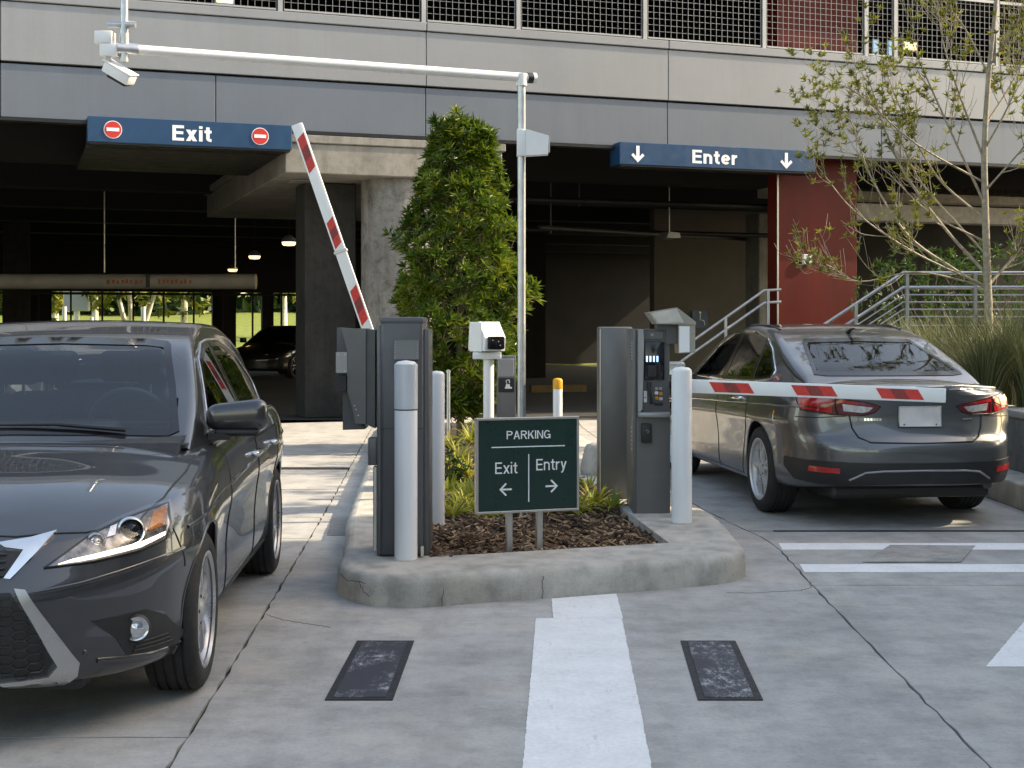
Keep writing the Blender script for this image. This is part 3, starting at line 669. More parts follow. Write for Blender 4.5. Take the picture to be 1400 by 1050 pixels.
# small devices
t = empty('alarm_box', GW(5.55, .46, 2.52), PHI); MB().rbox(-.085, .085, -.07, 0, 0, .17, .012, 2).build('case', M['white'], t); MB().cyl((.02, -.075, .1), (.02, -.06, .1), .02, n=10).build('button', M['plastic'], t); tag(t, 'small white alarm box on the red pier', 'alarm box')
t = empty('wall_sign', GW(7.9, 8.98, 1.4), PHI); MB().box(-.2, .2, -.02, 0, 0, .42).build('plate', M['blue'], t)
MB().tube([(0, -.025, .33), (0, -.025, .2), (.1, -.025, .18), (.12, -.025, .08)], .014, 6).cyl((0, -.03, .37), (0, -.02, .37), .03, n=10).build('symbol', M['signwhite'], t); tag(t, 'small dark blue sign on the beige lobby wall', 'sign')
t = empty('wall_lamp', W2(915, 326, 27.), PHI); MB().prism([(-.15, 0), (.15, 0), (.12, .1), (-.1, .12)], -.2, .2, 'y').build('housing', M['cab3'], t); MB().cyl((0, 0, .1), (0, 0, 1.4), .012, n=6).build('stem', M['galv'], t); tag(t, 'unlit grey lamp hanging in front of the beige lobby wall', 'lamp')

# ================================================================== EQUIPMENT ON THE ISLAND
KT = .160
def bollard(px_x, d, r, ztop, lab, mat=None, band=None, z0=KT):
    t = empty('bollard', ((px_x - 700) * d / 1900, d, z0)); h = ztop - z0
    prof = [(r, 0), (r, h - r * .5), (r * .93, h - r * .28), (r * .7, h - r * .1), (.0, h)]
    MB().lathe(prof, 32).build('post', mat or M['bollard'], t, 40)
    MB().lathe([(r + .012, 0), (r + .01, .004), (r, .006)], 32).build('base_ring', M['kerb'], t, 40)
    if band: MB().lathe([(r + .002, h - band), (r + .002, h - r * .5), (r * .94, h - r * .26), (r * .7, h - r * .08), (0, h + .002)], 32).build('cap_band', M['yellow'], t, 40)
    tag(t, lab, 'bollard', 'bollards on the island'); return t
b1 = bollard(555, 7.69, .0635, 1.262, 'thick white bollard with grey upper sleeve in front of the exit cabinet')
MB().lathe([(.0655, .833), (.0655, 1.08)], 32).build('sleeve', M['sleeve'], b1, 40); MB().lathe([(.0645, .826), (.0645, .833)], 32).build('seam', M['plastic'], b1)
bollard(597, 9.05, .052, 1.16, 'plain white bollard just right of the exit cabinet')
bollard(932, 9.12, .067, 1.185, 'plain white bollard beside the ticket machine at the entry lane')
bollard(762.5, 13.0, .044, .965, 'short white post with orange-yellow top behind the green parking sign', M['bollard'], .10)
t = empty('stake', ((613 - 700) * 15.5 / 1900, 15.5, .1)); MB().cyl((0, 0, 0), (0, 0, .85), .02, n=10).build('pipe', M['galv'], t, 40); MB().lathe([(0, .87), (.024, .86), (.024, .83)], 10).build('cap', M['galv'], t); tag(t, 'thin grey pipe stake beside the trunk of the dense tree', 'stake')

# exit cabinet
cb = empty('exit_cabinet', (-.612, 7.78, KT))
MB().rbox(-.125, .115, 0, .40, 0.0, 1.335, .022, 3).build('body', M['cab'], cb, 35)
MB().rbox(-.148, -.120, .02, .38, 0.0, 1.295, .012, 2).build('side_panel', M['cab2'], cb, 35)
MB().rbox(.112, .146, .03, .38, 0.0, 1.275, .01, 2).build('side_panel', M['cab'], cb, 35)
MB().box(-.1245, .1145, -.0015, .004, .715, .7185).build('door_gap', M['black'], cb)
MB().rbox(-.128, .118, -.004, .404, 1.30, 1.342, .015, 2).build('lid', M['cab'], cb, 35)
h = MB(); h.prism([(0.0, 1.105), (-.05, 1.105), (-.035, 1.212), (0, 1.215)], -.045, .092, 'x'); h.build('sensor_hood', M['cab2'], cb)
h = MB()
for i in range(7): 
    for x in (-.038, .085): h.cyl((x, -.047 + i * .0018, 1.115 + i * .014), (x, -.05 + i * .0018, 1.115 + i * .014), .0022, n=6)
h.build('rivets', M['alu'], cb)['kind'] = 'stuff'
MB().rbox(-.20, -.149, .05, .14, .505, .66, .006, 2).build('junction_box', M['cab2'], cb, 35)
MB().rbox(-.172, -.149, .06, .1, .02, .50, .004, 1).build('conduit', M['galv'], cb)
MB().rbox(.1, .12, -.03, .01, .001, .06, .004, 1).build('foot', M['alu'], cb)
tag(cb, 'tall graphite exit lane cabinet standing behind the thick white bollard', 'cabinet')
# reader head on the side of the cabinet
def pxpoly(P, d, o): return [((x - 700) * d / 1900 - o.x, CAMH + (446 - y) * d / 1900 - o.z) for x, y in P]
rd = empty('card_reader', (-.88, 8.0, 0.88)); o0 = Vector((-.88, 8.0, .88))
MB().prism(pxpoly([(470, 449), (503, 449), (503, 578), (489, 577), (486, 560), (478, 533), (478, 478)], 8.0, o0), -.12, .14, 'y').build('housing', M['cab2'], rd)
MB().prism(pxpoly([(503.2, 450), (515, 451), (515, 584), (503.2, 579)], 8.0, o0), -.10, .13, 'y').build('mounting_frame', M['cab'], rd)
MB().prism(pxpoly([(462, 448), (477.8, 449), (477.8, 533), (486, 562), (500, 586), (470, 587), (470, 534), (462, 533)], 8.0, o0), -.05, .16, 'y').build('back_plate', M['cab'], rd)
MB().prism(pxpoly([(463, 481), (478, 481), (478, 509), (463, 509)], 8.0, o0), -.127, -.05, 'y').build('label_plate', M['cab3'], rd)
MB().prism(pxpoly([(461, 513), (477, 513), (477, 533), (461, 533)], 8.0, o0), -.14, -.05, 'y').build('reader_block', M['plastic'], rd)
s = MB()
for (x, y) in ((466, 484), (475, 484), (466, 506), (475, 506), (488, 553), (490, 558), (493, 566)):
    q = pxpoly([(x, y)], 8.0, o0)[0]; s.cyl((q[0], -.131, q[1]), (q[0], -.118, q[1]), .004, n=8)
s.build('screws', M['alu'], rd)['kind'] = 'stuff'
tag(rd, 'dark grey card reader head mounted on the left side of the exit cabinet', 'card reader')

# raised exit barrier
def arm(parent, P0, P1, w, th, stripes, joint=None, name='boom'):
    P0 = Vector(P0); P1 = Vector(P1); L = (P1 - P0).length; z = (P1 - P0).normalized()
    y = Vector((0, 1, 0)); y = (y - z * y.dot(z)).normalized(); x = y.cross(z)
    Xm = Matrix((x, y, z)).transposed().to_4x4(); Xm.translation = P0
    bo = MB().rbox(-w / 2, w / 2, -th / 2, th / 2, 0, L, .006, 2).build(name, M['white'], parent, 40); bo.matrix_local = Xm
    for s0, s1 in stripes:
        k = (s1 - s0) / 3; sk = w * .45
        for i, mt in enumerate((M['stripe'], M['stripe2'], M['stripe'])):
            a, b = s0 + k * i, s0 + k * (i + 1)
            v = [(-w * .36, a * L - sk / 2), (w * .36, a * L + sk / 2), (w * .36, b * L + sk / 2), (-w * .36, b * L - sk / 2)]
            MB().prism(v, -th / 2 - .002, -th / 2 + .001, 'y').build('stripe', mt, bo)
    if joint: MB().rbox(-w * .62, w * .62, -th * .62, th * .62, joint * L - .012, joint * L + .012, .004, 1).build('joint_collar', M['alu'], bo)
    return bo
M['stripe2'] = pmat('dark_red_reflective_tape', (.24, .018, .02), .35, var=.3, scale=40)
g1 = empty('barrier_gate', (-.86, 11.05, KT)); 
MB().rbox(-.13, .15, -.08, .2, 0, 1.02, .02, 2).build('cabinet', M['cab'], g1, 35)
p0 = W2(531, 528, 11.) - g1.location; p1 = W2(408, 172, 11.) - g1.location
p0.y -= .0; MB().rbox(p0.x - .07, p0.x + .07, p0.y - .045, p0.y + .06, p0.z - .09, p0.z + .09, .02, 2).build('arm_mount', M['plastic'], g1, 35)
p0.y = p1.y = -.13
arm(g1, p0, p1, .088, .045, [(.825, .955), (.537, .635), (.245, .376)], .515)
tag(g1, 'exit barrier with its red and white arm raised, leaning to the left', 'barrier', 'parking barriers')

# entry barrier
g2 = empty('barrier_gate', (.77, 10.37, KT))
MB().rbox(-.112, .13, 0, .42, 0, 1.285, .014, 2).build('cabinet', M['cab2'], g2, 35)
MB().box(-.116, -.108, -.004, .0, .01, 1.27).build('edge_trim', M['alu'], g2)
s = MB()
for i in range(5): s.box(-.1135, -.111, .02, .06, 1.02 + i * .025, 1.03 + i * .025)
s.build('vent_slots', M['plastic'], g2)['kind'] = 'stuff'
MB().rbox(.345, .435, -.95, -.83, 0.0, .97, .012, 2).build('arm_post', M['plastic'], g2, 35)
MB().rbox(.36, .44, -1.0, -.85, .80, .965, .015, 2).build('arm_mount', M['plastic'], g2, 35)
MB().cyl((.13, -.1, .885), (.37, -.86, .885), .03, n=10).build('drive_shaft', M['plastic'], g2, 40)
P0 = Vector((1.165, 9.42, 1.046)) - g2.location; P1 = Vector((2.785, 8.92, 1.005)) - g2.location
arm(g2, P0, P1, .092, .05, [(.115, .27), (.435, .59), (.755, .91)])
tag(g2, 'entry barrier with its red and white arm lowered across the dark sedan', 'barrier', 'parking barriers')

# ticket machine
M['lit_facet'] = pmat('lit_facet_metal', (.5, .48, .45), .4, .5, var=.2, scale=8)
M['steel'] = pmat('stainless_canopy', (.3, .295, .28), .35, .7, var=.1, scale=6)
tm = empty('ticket_machine', (.845, 9.58, KT))
MB().rbox(0, .245, .02, .50, 0, 1.27, .008, 2).build('body', M['cab2'], tm, 30)
MB().rbox(-.012, .012, .0, .52, 0.0, 1.272, .006, 2).build('side_panel', M['cab2'], tm, 30)
MB().box(.012, .245, .0, .021, .0, .665).build('lower_door', M['cab2'], tm)
s = MB()
for i in range(6): s.box(-.014, -.011, .04, .10, 1.06 + i * .022, 1.068 + i * .022).box(-.014, -.011, .05, .12, .43 + i * .03, .445 + i * .03)
s.build('vent_slots', M['alu'], tm)['kind'] = 'stuff'
# bezel round the recessed panel
bz = MB(); bz.prism([(.02, 1.268), (.055, 1.268), (.06, 1.17), (.048, .72), (.03, .70), (.02, .70)], -.06, .03, 'y'); bz.build('bezel', M['cab3'], tm)
MB().rbox(.02, .24, -.075, .02, .665, .70, .008, 2).build('tray_lip', M['cab3'], tm, 30)
MB().box(.055, .24, .0, .02, .70, 1.268).build('face_plate', M['cab'], tm)
MB().rbox(.066, .205, -.016, .004, .92, 1.185, .006, 2).build('screen', M['screen'], tm, 30)
MB().rbox(.06, .20, -.006, .004, 1.20, 1.255, .004, 1).build('top_plate', M['cab2'], tm); MB().box(.11, .13, -.010, .0, 1.222, 1.24).build('logo_tab', M['cab3'], tm)
s = MB()
for i in range(4): s.box(.078 + i * .024, .089 + i * .024, -.021, -.012, 1.045, 1.085)
s.build('blue_lamps', M['bluelamp'], tm)['kind'] = 'stuff'
MB().rbox(.085, .15, -.028, -.012, .94, 1.02, .004, 1).build('reader_slot', M['plastic'], tm)
MB().tube([(.10, -.03, .90), (.094, -.045, .87), (.112, -.045, .80), (.118, -.03, .76)], [.016, .011, .011, .016], 10).build('handset', M['plastic'], tm, 60)
MB().rbox(.062, .085, -.012, .002, .765, .845, .003, 1).build('card_slot', M['signwhite'], tm); MB().cyl((.073, -.014, .80), (.073, -.006, .80), .005, n=8).build('keyhole', M['plastic'], tm)
for i, (x, z, mt) in enumerate(((.150, .86, 'cab3'), (.178, .86, 'cab3'), (.150, .83, 'signwhite'), (.180, .825, 'orange'), (.152, .795, 'orange'), (.181, .79, 'sleeve'))):
    MB().rbox(x - .012, x + .012, -.014, .002, z - .011, z + .011, .003, 1).build('button', M[mt], tm, 30)
MB().rbox(.138, .195, -.012, .002, .745, .762, .003, 1).build('coin_slot', M['plastic'], tm)
MB().rbox(.045, .115, -.045, .004, .49, .62, .006, 2).build('card_reader_box', M['plastic'], tm, 30); MB().tube([(.075, -.047, .57), (.085, -.05, .58), (.095, -.047, .57), (.085, -.05, .555)], .003, 6).build('reader_mark', M['cab3'], tm)
dh = 9.5; o0 = Vector((.845, 9.58, KT))
MB().prism(pxpoly([(886, 427), (925, 420.5), (950.5, 440), (950.5, 444), (897, 443)], dh, o0), -.12, .2, 'y').build('canopy', M['steel'], tm)
MB().prism(pxpoly([(927, 444.2), (950, 444.2), (950, 482), (927, 483)], dh, o0), -.1, .12, 'y').build('lamp_box', M['steel'], tm); MB().prism(pxpoly([(928, 446), (942, 446), (942, 481), (928, 482)], dh, o0), -.112, -.1, 'y').build('lamp_panel', M['signwhite'], tm)
MB().prism(pxpoly([(900, 443.2), (926.8, 443.2), (926.8, 470), (912, 470), (912, 451), (900, 451)], dh, o0), -.02, .15, 'y').build('canopy_bracket', M['cab'], tm)
MB().prism(pxpoly([(889, 428), (924, 422), (934, 441), (899, 442)], dh, o0), -.126, -.119, 'y').build('lit_underside_panel', M['lit_facet'], tm)  # pale front panel paints in the lit look of the canopy underside
tag(tm, 'grey entry ticket machine with screen, buttons and slanted metal canopy', 'ticket machine')

# sign
yw = math.atan2(.19, .597); sg = empty('parking_sign', (.0885, 8.075, .372 + .274), yw)
sg.location.z = KT - .05
zc = .646 - sg.location.z
MB().rbox(-.305, .305, -.014, .012, zc - .268, zc + .268, .003, 1).build('panel', M['green'], sg)
fr = MB(); w_, h_ = .3145, .276
for a in ((-w_, w_, h_ - .014, h_), (-w_, w_, -h_, -h_ + .014)): fr.rbox(a[0], a[1], -.022, .018, zc + a[2], zc + a[3], .002, 1)
for a in ((-w_, -w_ + .014), (w_ - .014, w_)): fr.rbox(a[0], a[1], -.0215, .0175, zc - h_ + .0145, zc + h_ - .0145, .002, 1)
fr.build('frame', M['alu'], sg)
for x in (-.10, .085): MB().rbox(x - .018, x + .018, .019, .05, -.1, zc + .2, .003, 1).build('leg', M['alu'], sg)
rt = (R(90), 0, 0)
lettering('PARKING', .048, .268, .125, M['signwhite'], sg, .004, zc + .175, -.0142, .001)
lettering('Exit', .066, .134, .12, M['signwhite'], sg, -.132, zc - .014, -.0142, .001)
lettering('Entry', .066, .187, .12, M['signwhite'], sg, .144, zc - .001, -.0142, .001)
MB().box(-.222, .226, -.0165, -.0135, zc + .103, zc + .109).build('rule_line', M['signwhite'], sg); MB().box(.001, .007, -.0165, -.0135, zc - .215, zc + .062).build('rule_line', M['signwhite'], sg)
for x, s_, z in ((-.135, -1, zc - .138), (.143, 1, zc - .128)):
    a = MB(); yk = -.0155
    a.prism([(x - .036, z - .005), (x + .036, z - .005), (x + .036, z + .005), (x - .036, z + .005)], yk - .001, yk + .001, 'y')
    tip = x + s_ * .04
    for k in (1, -1):
        a.prism([(tip, z), (tip - s_ * .038, z + k * .038), (tip - s_ * .046, z + k * .032), (tip - s_ * .014, z)], yk - .0015, yk + .0005, 'y')
    a.build('arrow', M['signwhite'], sg)
tag(sg, 'square dark green PARKING sign with Exit and Entry arrows on two metal legs', 'sign')

# camera on post
cp = empty('camera_post', ((668 - 700) * 11 / 1900, 11, .09))
MB().cyl((0, 0, 0), (0, 0, 1.10), .042, n=20).build('post', M['white'], cp, 40)
MB().rbox(-.125, .10, -.07, .07, 1.10, 1.155, .008, 2).build('base', M['white'], cp, 35)
X = Matrix.Translation((-.005, 0, 1.26)) @ Matrix.Rotation(R(28), 4, 'Z')
hd = MB().prism([(.17, -.085), (.15, .10), (.14, .135), (-.02, .135), (-.13, .01), (-.12, -.095)], -.09, .09, 'x').build('housing', M['white'], cp); hd.matrix_local = X
MB().rbox(-.07, .078, -.142, -.122, -.08, .02, .012, 2).build('lens_window', M['lens'], hd, 35)
s = MB()
for x, z in ((-.03, -.01), (.02, -.02), (.035, -.05)): s.cyl((x, -.145, z), (x, -.138, z), .006, n=8)
s.build('lens_dots', M['cab3'], hd)['kind'] = 'stuff'
MB().rbox(-.1, -.092, -.08, .13, -.1, .13, .003, 1).build('side_plate', M['white'], hd); MB().rbox(-.075, .1, .15, .165, -.06, .12, .003, 1).build('rear_plate', M['white'], hd)
tag(cp, 'boxy white camera housing on a white post behind the parking sign', 'camera')
ic = empty('intercom_post', (-.05, 11.85, .09))
MB().rbox(-.08, .083, -.05, .05, 0, 1.11, .008, 2).build('body', M['cab2'], ic, 35); MB().rbox(-.066, .068, -.056, -.045, .93, 1.085, .004, 1).build('upper_panel', M['cab3'], ic); MB().rbox(-.066, .068, -.058, -.045, .80, .92, .004, 1).build('call_panel', M['plastic'], ic)
s = MB().prism([(-.01, .83), (.05, .83), (.05, .845), (.035, .845), (.03, .87), (.0, .87), (-.005, .845), (-.01, .845)], -.061, -.057, 'y'); s.tube([(.005, -.06, .875), (.0, -.06, .9), (.025, -.06, .905), (.03, -.06, .88)], .004, 6); s.build('call_symbol', M['signwhite'], ic)
tag(ic, 'dark grey intercom post with a white symbol beside the camera post', 'intercom')

# overhead gantry
gt = empty('overhead_gantry', (.072, 10.5, .09)); top = 3.335 - .09
MB().cyl((0, 0, 0), (0, 0, top + .0), .031, n=20).build('pole', M['galv'], gt, 40)
MB().rbox(-.1, .1, -.1, .1, 0, .02, .004, 1).build('base_plate', M['galv'], gt)
E = Vector((-2.70, -1.08, top - .005)); S = Vector((-.0, -.0, top - .005)); dr = (E - S).normalized()
MB().cyl(S - dr * .09, E + dr * .03, .034, n=20).build('cross_bar', M['white'], gt, 40)
MB().cyl(S - dr * .09, S - dr * .045, .040, n=20).build('end_band', M['plastic'], gt, 40); MB().cyl((0, 0, top - .07), (0, 0, top + .02), .043, n=20).build('elbow', M['white'], gt, 40); MB().cyl(S - dr * .115, S - dr * .088, .041, n=20).build('end_cap', M['white'], gt, 40)
MB().cyl(E + Vector((0, 0, -.085)), E + Vector((0, 0, .9)), .026, n=16).build('upright', M['galv'], gt, 40); MB().cyl(E + Vector((0, 0, -.09)), E + Vector((0, 0, .13)), .031, n=16).build('upright_sleeve', M['galv'], gt, 40)
MB().cyl(E + dr * -.09, E + dr * .05, .042, n=16).build('tee_collar', M['galv'], gt, 40)
MB().cyl(E + Vector((-.11, 0, .165)), E + Vector((.075, 0, .165)), .024, n=14).build('cross_stub', M['galv'], gt, 40)
MB().rbox(E.x - .19, E.x - .07, E.y - .05, E.y + .05, E.z + .03, E.z + .115, .006, 2).build('junction_box', M['white'], gt, 35); MB().rbox(E.x - .155, E.x - .035, E.y - .05, E.y + .05, E.z - .055, E.z + .029, .006, 2).build('junction_box', M['white'], gt, 35)
MB().tube([E + Vector((-.1, 0, -.05)), E + Vector((-.12, 0, -.10)), E + Vector((-.1, 0, -.13))], .008, 6).build('camera_bracket', M['galv'], gt)
tag(gt, 'slim galvanised overhead gantry pole with a long white cross bar', 'gantry')
cc = empty('cctv_camera', Vector((.072, 10.5, .09)) + E + Vector((-.035, 0, -.165)))
Xc = Euler((R(12), R(30), R(-12))).to_matrix().to_4x4()
MB().rbox(-.105, .11, -.05, .05, -.035, .035, .008, 2, 0, Xc).build('housing', M['white'], cc, 35); MB().rbox(-.125, .115, -.056, .056, .036, .045, .003, 1, 0, Xc).build('sun_shield', M['white'], cc, 35); MB().rbox(-.06, .09, -.04, .04, -.055, -.034, .006, 2, 0, Xc).build('lens_window', M['lens'], cc, 35)
MB().tube([(-.06, 0, .05), (-.09, 0, .08), (-.075, 0, .12)], .01, 6).build('bracket', M['galv'], cc)
tag(cc, 'small white box camera tilted down at the left end of the gantry', 'camera')
fl = empty('sensor_box', (.072, 10.5, 2.735)); MB().prism([(.033, .0), (.20, .01), (.205, .15), (.05, .195), (.033, .195)], -.05, .05, 'y').build('case', M['white'], fl); MB().box(.2055, .214, -.03, .03, .03, .15).build('face', M['cab3'], fl); MB().rbox(-.036, .034, -.045, .045, -.005, .2, .008, 2).build('clamp', M['white'], fl, 35)
tag(fl, 'white wedge shaped sensor box clamped to the gantry pole', 'sensor box')

# ================================================================== CARS
def carpaint(name, col, metal=.55, flake=.25):
    m, nt, b = newmat(name); v = coords(nt, 'object')
    f = noise(nt, v, 900, 2); d = noise(nt, v, 3, 5, .6)
    c = ramp(nt, f, [(.3, sc(col, 1 - flake)), (.7, sc(col, 1 + flake))]); nt.links.new(c, b.inputs['Base Color'])
    b.inputs['Metallic'].default_value = metal; b.inputs['Coat Weight'].default_value = 1.; b.inputs['Coat IOR'].default_value = 1.55
    nt.links.new(ramp(nt, d, [(.35, .012), (.75, .028)]), b.inputs['Coat Roughness'])
    nt.links.new(ramp(nt, d, [(.3, .27), (.7, .36)]), b.inputs['Roughness'])
    return m
M['paintA'] = carpaint('dark_grey_paint', (.055, .055, .06), .7)
M['paintB'] = carpaint('mid_grey_paint', (.122, .125, .131), .7)
M['wind'] = glassmat('windscreen_glass', (.72, .82, .88), 1.7)
M['tint'] = glassmat('tinted_glass', (.5, .54, .5), 1.5)
M['clear'] = glassmat('lamp_lens', (.92, .92, .92), 1.45)
M['frit'] = pmat('black_glass_border', (.008, .008, .009), .12, rvar=.02)
M['rubber'] = pmat('tyre_rubber', (.02, .02, .02), .8, var=.25, scale=14, bmp=.2, bscale=90)
M['alloy'] = pmat('silver_alloy', (.62, .62, .63), .32, .45, var=.08)
M['alloyd'] = pmat('grey_alloy', (.5, .5, .52), .3, .6, var=.08)
M['chrome'] = pmat('chrome', (.8, .8, .8), .10, 1., var=.03, rvar=.03)
M['satin'] = pmat('satin_silver_trim', (.5, .5, .5), .32, .85, var=.05)
M['brake'] = pmat('brake_disc', (.09, .085, .08), .5, .6, var=.2)
M['cloth'] = pmat('dark_seat_cloth', (.035, .036, .04), .85, var=.2, scale=20, bmp=.3, bscale=200)
M['beigetrim'] = pmat('beige_trim', (.35, .3, .24), .7, var=.1)
M['redlens'] = pmat('red_lamp_lens', (.42, .008, .012), .12, var=.15, scale=25, coat=1.)
M['reddark'] = pmat('dark_red_lamp', (.14, .004, .008), .15, var=.15, coat=1.)
M['whitelens'] = pmat('clear_lamp_reflector', (.6, .58, .56), .18, .5, var=.25, scale=40)
M['amber'] = pmat('amber_lens', (.6, .2, .04), .2, .1, var=.25, scale=50, coat=.6)
M['drl'] = pmat('lit_running_lamp', (.95, .95, .9), .3, emit=(1., .95, .85), es=1.1)
M['reflector'] = pmat('lamp_bowl', (.62, .63, .66), .14, .9, var=.2, scale=40)
M['headdark'] = pmat('lamp_housing_dark', (.045, .046, .05), .2, .4, var=.3, scale=12)
M['lampbase'] = pmat('lamp_interior', (.2, .2, .21), .22, .75, var=.75, scale=28)
M['plate'] = pmat('blank_plate', (.66, .62, .6), .5, var=.16, scale=6)

class Car:
    def __init__(s, name, S, paint):
        s.root = empty(name); s.S = S; s.paint = paint
        s.Wf = S['W']; s.zb = pchip(*S['zb']); s.zs = pchip(*S['zs']); s.zt = pchip(*S['zt'])
        s.gF = pchip(*S['gF']); s.gR = pchip(*S['gR'])
        s.make_tub(); s.make_cabin()
    def section(s, y, W):
        zb, zs, zt = s.zb(y), s.zs(y), s.zt(y); h = zs - zb
        f = s.S.get('side', [(.86, .01), (.945, .08), (.968, .22), (.972, .40), (.985, .56), (1., .68), (.992, .78), (.972, .90), (.93, .985)])
        P = [(0, zb), (.5 * W, zb)] + [(a * W, zb + b * h) for a, b in f]
        e = zt - zs
        P += [(.88 * W, zs + .06 * e + .004), (.72 * W, zs + .52 * e), (.45 * W, zs + .86 * e), (.2 * W, zs + .97 * e), (0, zt)]
        return [(max(0, p.x), p.y) for p in crom([(a, b) for a, b in P], 5)]
    def make_tub(s):
        S = s.S; st = []
        yF, y0, nF = S['front']; yR, y1, nR = S['rear']
        for k in range(46):
            th = R(89.2) * k / 45; st.append((y0 + (yF - y0) * math.sin(th) ** (2 / nF), math.cos(th) ** (2 / nF)))
        st = st[::-1]
        for k in range(1, 44): st.append((y0 + (y1 - y0) * k / 44, 1.))
        for k in range(46):
            th = R(89.2) * k / 45; st.append((y1 + (yR - y1) * math.sin(th) ** (2 / nR), math.cos(th) ** (2 / nR)))
        V = []; F = []; nr = None
        bul = pchip(*S['bulge']) if 'bulge' in S else (lambda y: 1.)
        for y, w in st:
            W = s.Wf * max(w, .02) * bul(y); half = s.section(y, W)
            ring = [(x, z) for x, z in half] + [(-x, z) for x, z in half[-2:0:-1]]
            nr = len(ring)
            for x, z in ring:
                kf = min(1, max(0, (y - (yF - .75)) / .75)); kf = kf * kf * (3 - 2 * kf)
                kr = min(1, max(0, ((yR + .6) - y) / .6)); kr = kr * kr * (3 - 2 * kr)
                V.append((x, y - s.gF(z) * kf + s.gR(z) * kr, z))
        ns = len(st)
        for i in range(ns - 1):
            for k in range(nr): k2 = (k + 1) % nr; F.append((i * nr + k, i * nr + k2, (i + 1) * nr + k2, (i + 1) * nr + k))
        for bs in (0, (ns - 1) * nr):
            for k in range(nr // 2):
                q = [bs + k, bs + k + 1, bs + (nr - k - 1) % nr, bs + (nr - k) % nr]; q = list(dict.fromkeys(q))
                if len(q) > 2: F.append(tuple(q if bs else q[::-1]))
        s.tub_bvh = BVHTree.FromPolygons([Vector(v) for v in V], F)
        # wheel arches cut from the shell
        a = MB().add(V, F).build('body_tmp', s.paint, None, None, True)
        cm = MB()
        for ya in S['axles']:
            for sx in (1, -1):
                x0, x1 = (S['W'] - .26, S['W'] + .3) if sx > 0 else (-S['W'] - .3, -S['W'] + .26)
                ra = S['arch']
                prof = []
                for k in range(48): an = 2 * PI * k / 48; prof.append((ya + ra * math.cos(an) * 1.02, S['R'] + .01 + ra * math.sin(an)))
                cm.prism(prof, x0, x1, 'x')
        c = cm.build('cut_tmp', M['plastic'], None, None, True)
        md = a.modifiers.new('b', 'BOOLEAN'); md.operation = 'DIFFERENCE'; md.object = c; md.solver = 'EXACT'; md.material_mode = 'TRANSFER'
        dg = bpy.context.evaluated_depsgraph_get(); me = bpy.data.meshes.new_from_object(a.evaluated_get(dg))
        bpy.data.objects.remove(a); bpy.data.objects.remove(c)
        me.polygons.foreach_set('use_smooth', [True] * len(me.polygons)); me.set_sharp_from_angle(angle=R(38)); me.name = 'body'
        s.body = bpy.data.objects.new('body', me); COL.objects.link(s.body); s.body.parent = s.root
        for ya in S['axles']:
            for sx in (1, -1):
                pts = []
                for k in range(33):
                    an = R(-18) + R(216) * k / 32; yy = ya + S['arch'] * 1.02 * math.cos(an); zz = S['R'] + .01 + S['arch'] * math.sin(an)
                    if zz < s.zb(yy) + .02: continue
                    h = s.tub_bvh.ray_cast(Vector((sx * 3, yy, zz)), Vector((-sx, 0, 0)))
                    if h[0]: pts.append(h[0] + Vector((-sx * .006, 0, 0)))
                MB().tube(pts, .010, 8).build('arch_lip', s.paint, s.body, 60)
    def make_cabin(s):
        S = s.S; ztop = pchip(*S['cab_z']); zb = pchip(*S['cab_b']); wb = pchip(*S['cab_w']); tum = S['tumble']
        y0, y1 = S['cab_z'][0][0], S['cab_z'][0][-1]; V = []; F = []; nr = 0; ns = 110
        for i in range(ns + 1):
            y = y0 + (y1 - y0) * i / ns; zt = ztop(y); b = zb(y); h = max(.004, zt - b); w0 = wb(y); r = min(S.get('rad', .085), .45 * h); cr = .035 * min(1, h / .3)
            ww = lambda z: w0 - tum * (z - b) - .10 * (z - b) ** 2
            half = [(w0 + .004, b - .05)] + [(ww(b + (h - r) * k / 14), b + (h - r) * k / 14) for k in range(15)]
            wc = ww(zt - r)
            for k in range(1, 9): an = PI / 2 * k / 9; half.append((wc - r * (1 - math.cos(an)) * 1.1, zt - r + (r - cr * .45) * math.sin(an)))
            xe, ze = half[-1]
            for k in range(1, 19): t = k / 18; x = xe * (1 - t); half.append((x, ze + (zt + .0 - ze) * (1 - (x / xe) ** 2)))
            ring = [(x, z) for x, z in half] + [(-x, z) for x, z in half[-2::-1]]; nr = len(ring)
            kf = min(1, max(0, (y - S['mid']) / (y0 - S['mid']))) ; kr = min(1, max(0, (S['mid'] - y) / (S['mid'] - y1)))
            for x, z in ring: V.append((x, y - S['swF'] * x * x * kf + S['swR'] * x * x * kr, z))
        for i in range(ns):
            for k in range(nr - 1): F.append((i * nr + k, (i + 1) * nr + k, (i + 1) * nr + k + 1, i * nr + k + 1))
        s.cab_bvh = BVHTree.FromPolygons([Vector(v) for v in V], F)
        keep = []
        holes = s.S['holes']
        for f in F:
            P = [Vector(V[i]) for i in f]; c = (P[0] + P[1] + P[2] + P[3]) / 4; n = (P[1] - P[0]).cross(P[3] - P[0]); n = n.normalized() if n.length > 0 else Vector((0, 0, 1))
            hit = False
            for view, poly in holes:
                if view == 'S' and abs(n.x) > .55 and inpoly((c.y, c.z), poly): hit = True
                if view == 'F' and c.y > S['mid'] and abs(n.x) < .75 and inpoly((abs(c.x), c.z), poly): hit = True
                if view == 'B' and c.y < S['mid'] and abs(n.x) < .75 and inpoly((abs(c.x), c.z), poly): hit = True
            if not hit: keep.append(f)
        mb = MB().add(V, keep); s.cabin = mb.build('roof', s.paint, s.root, 40, False)
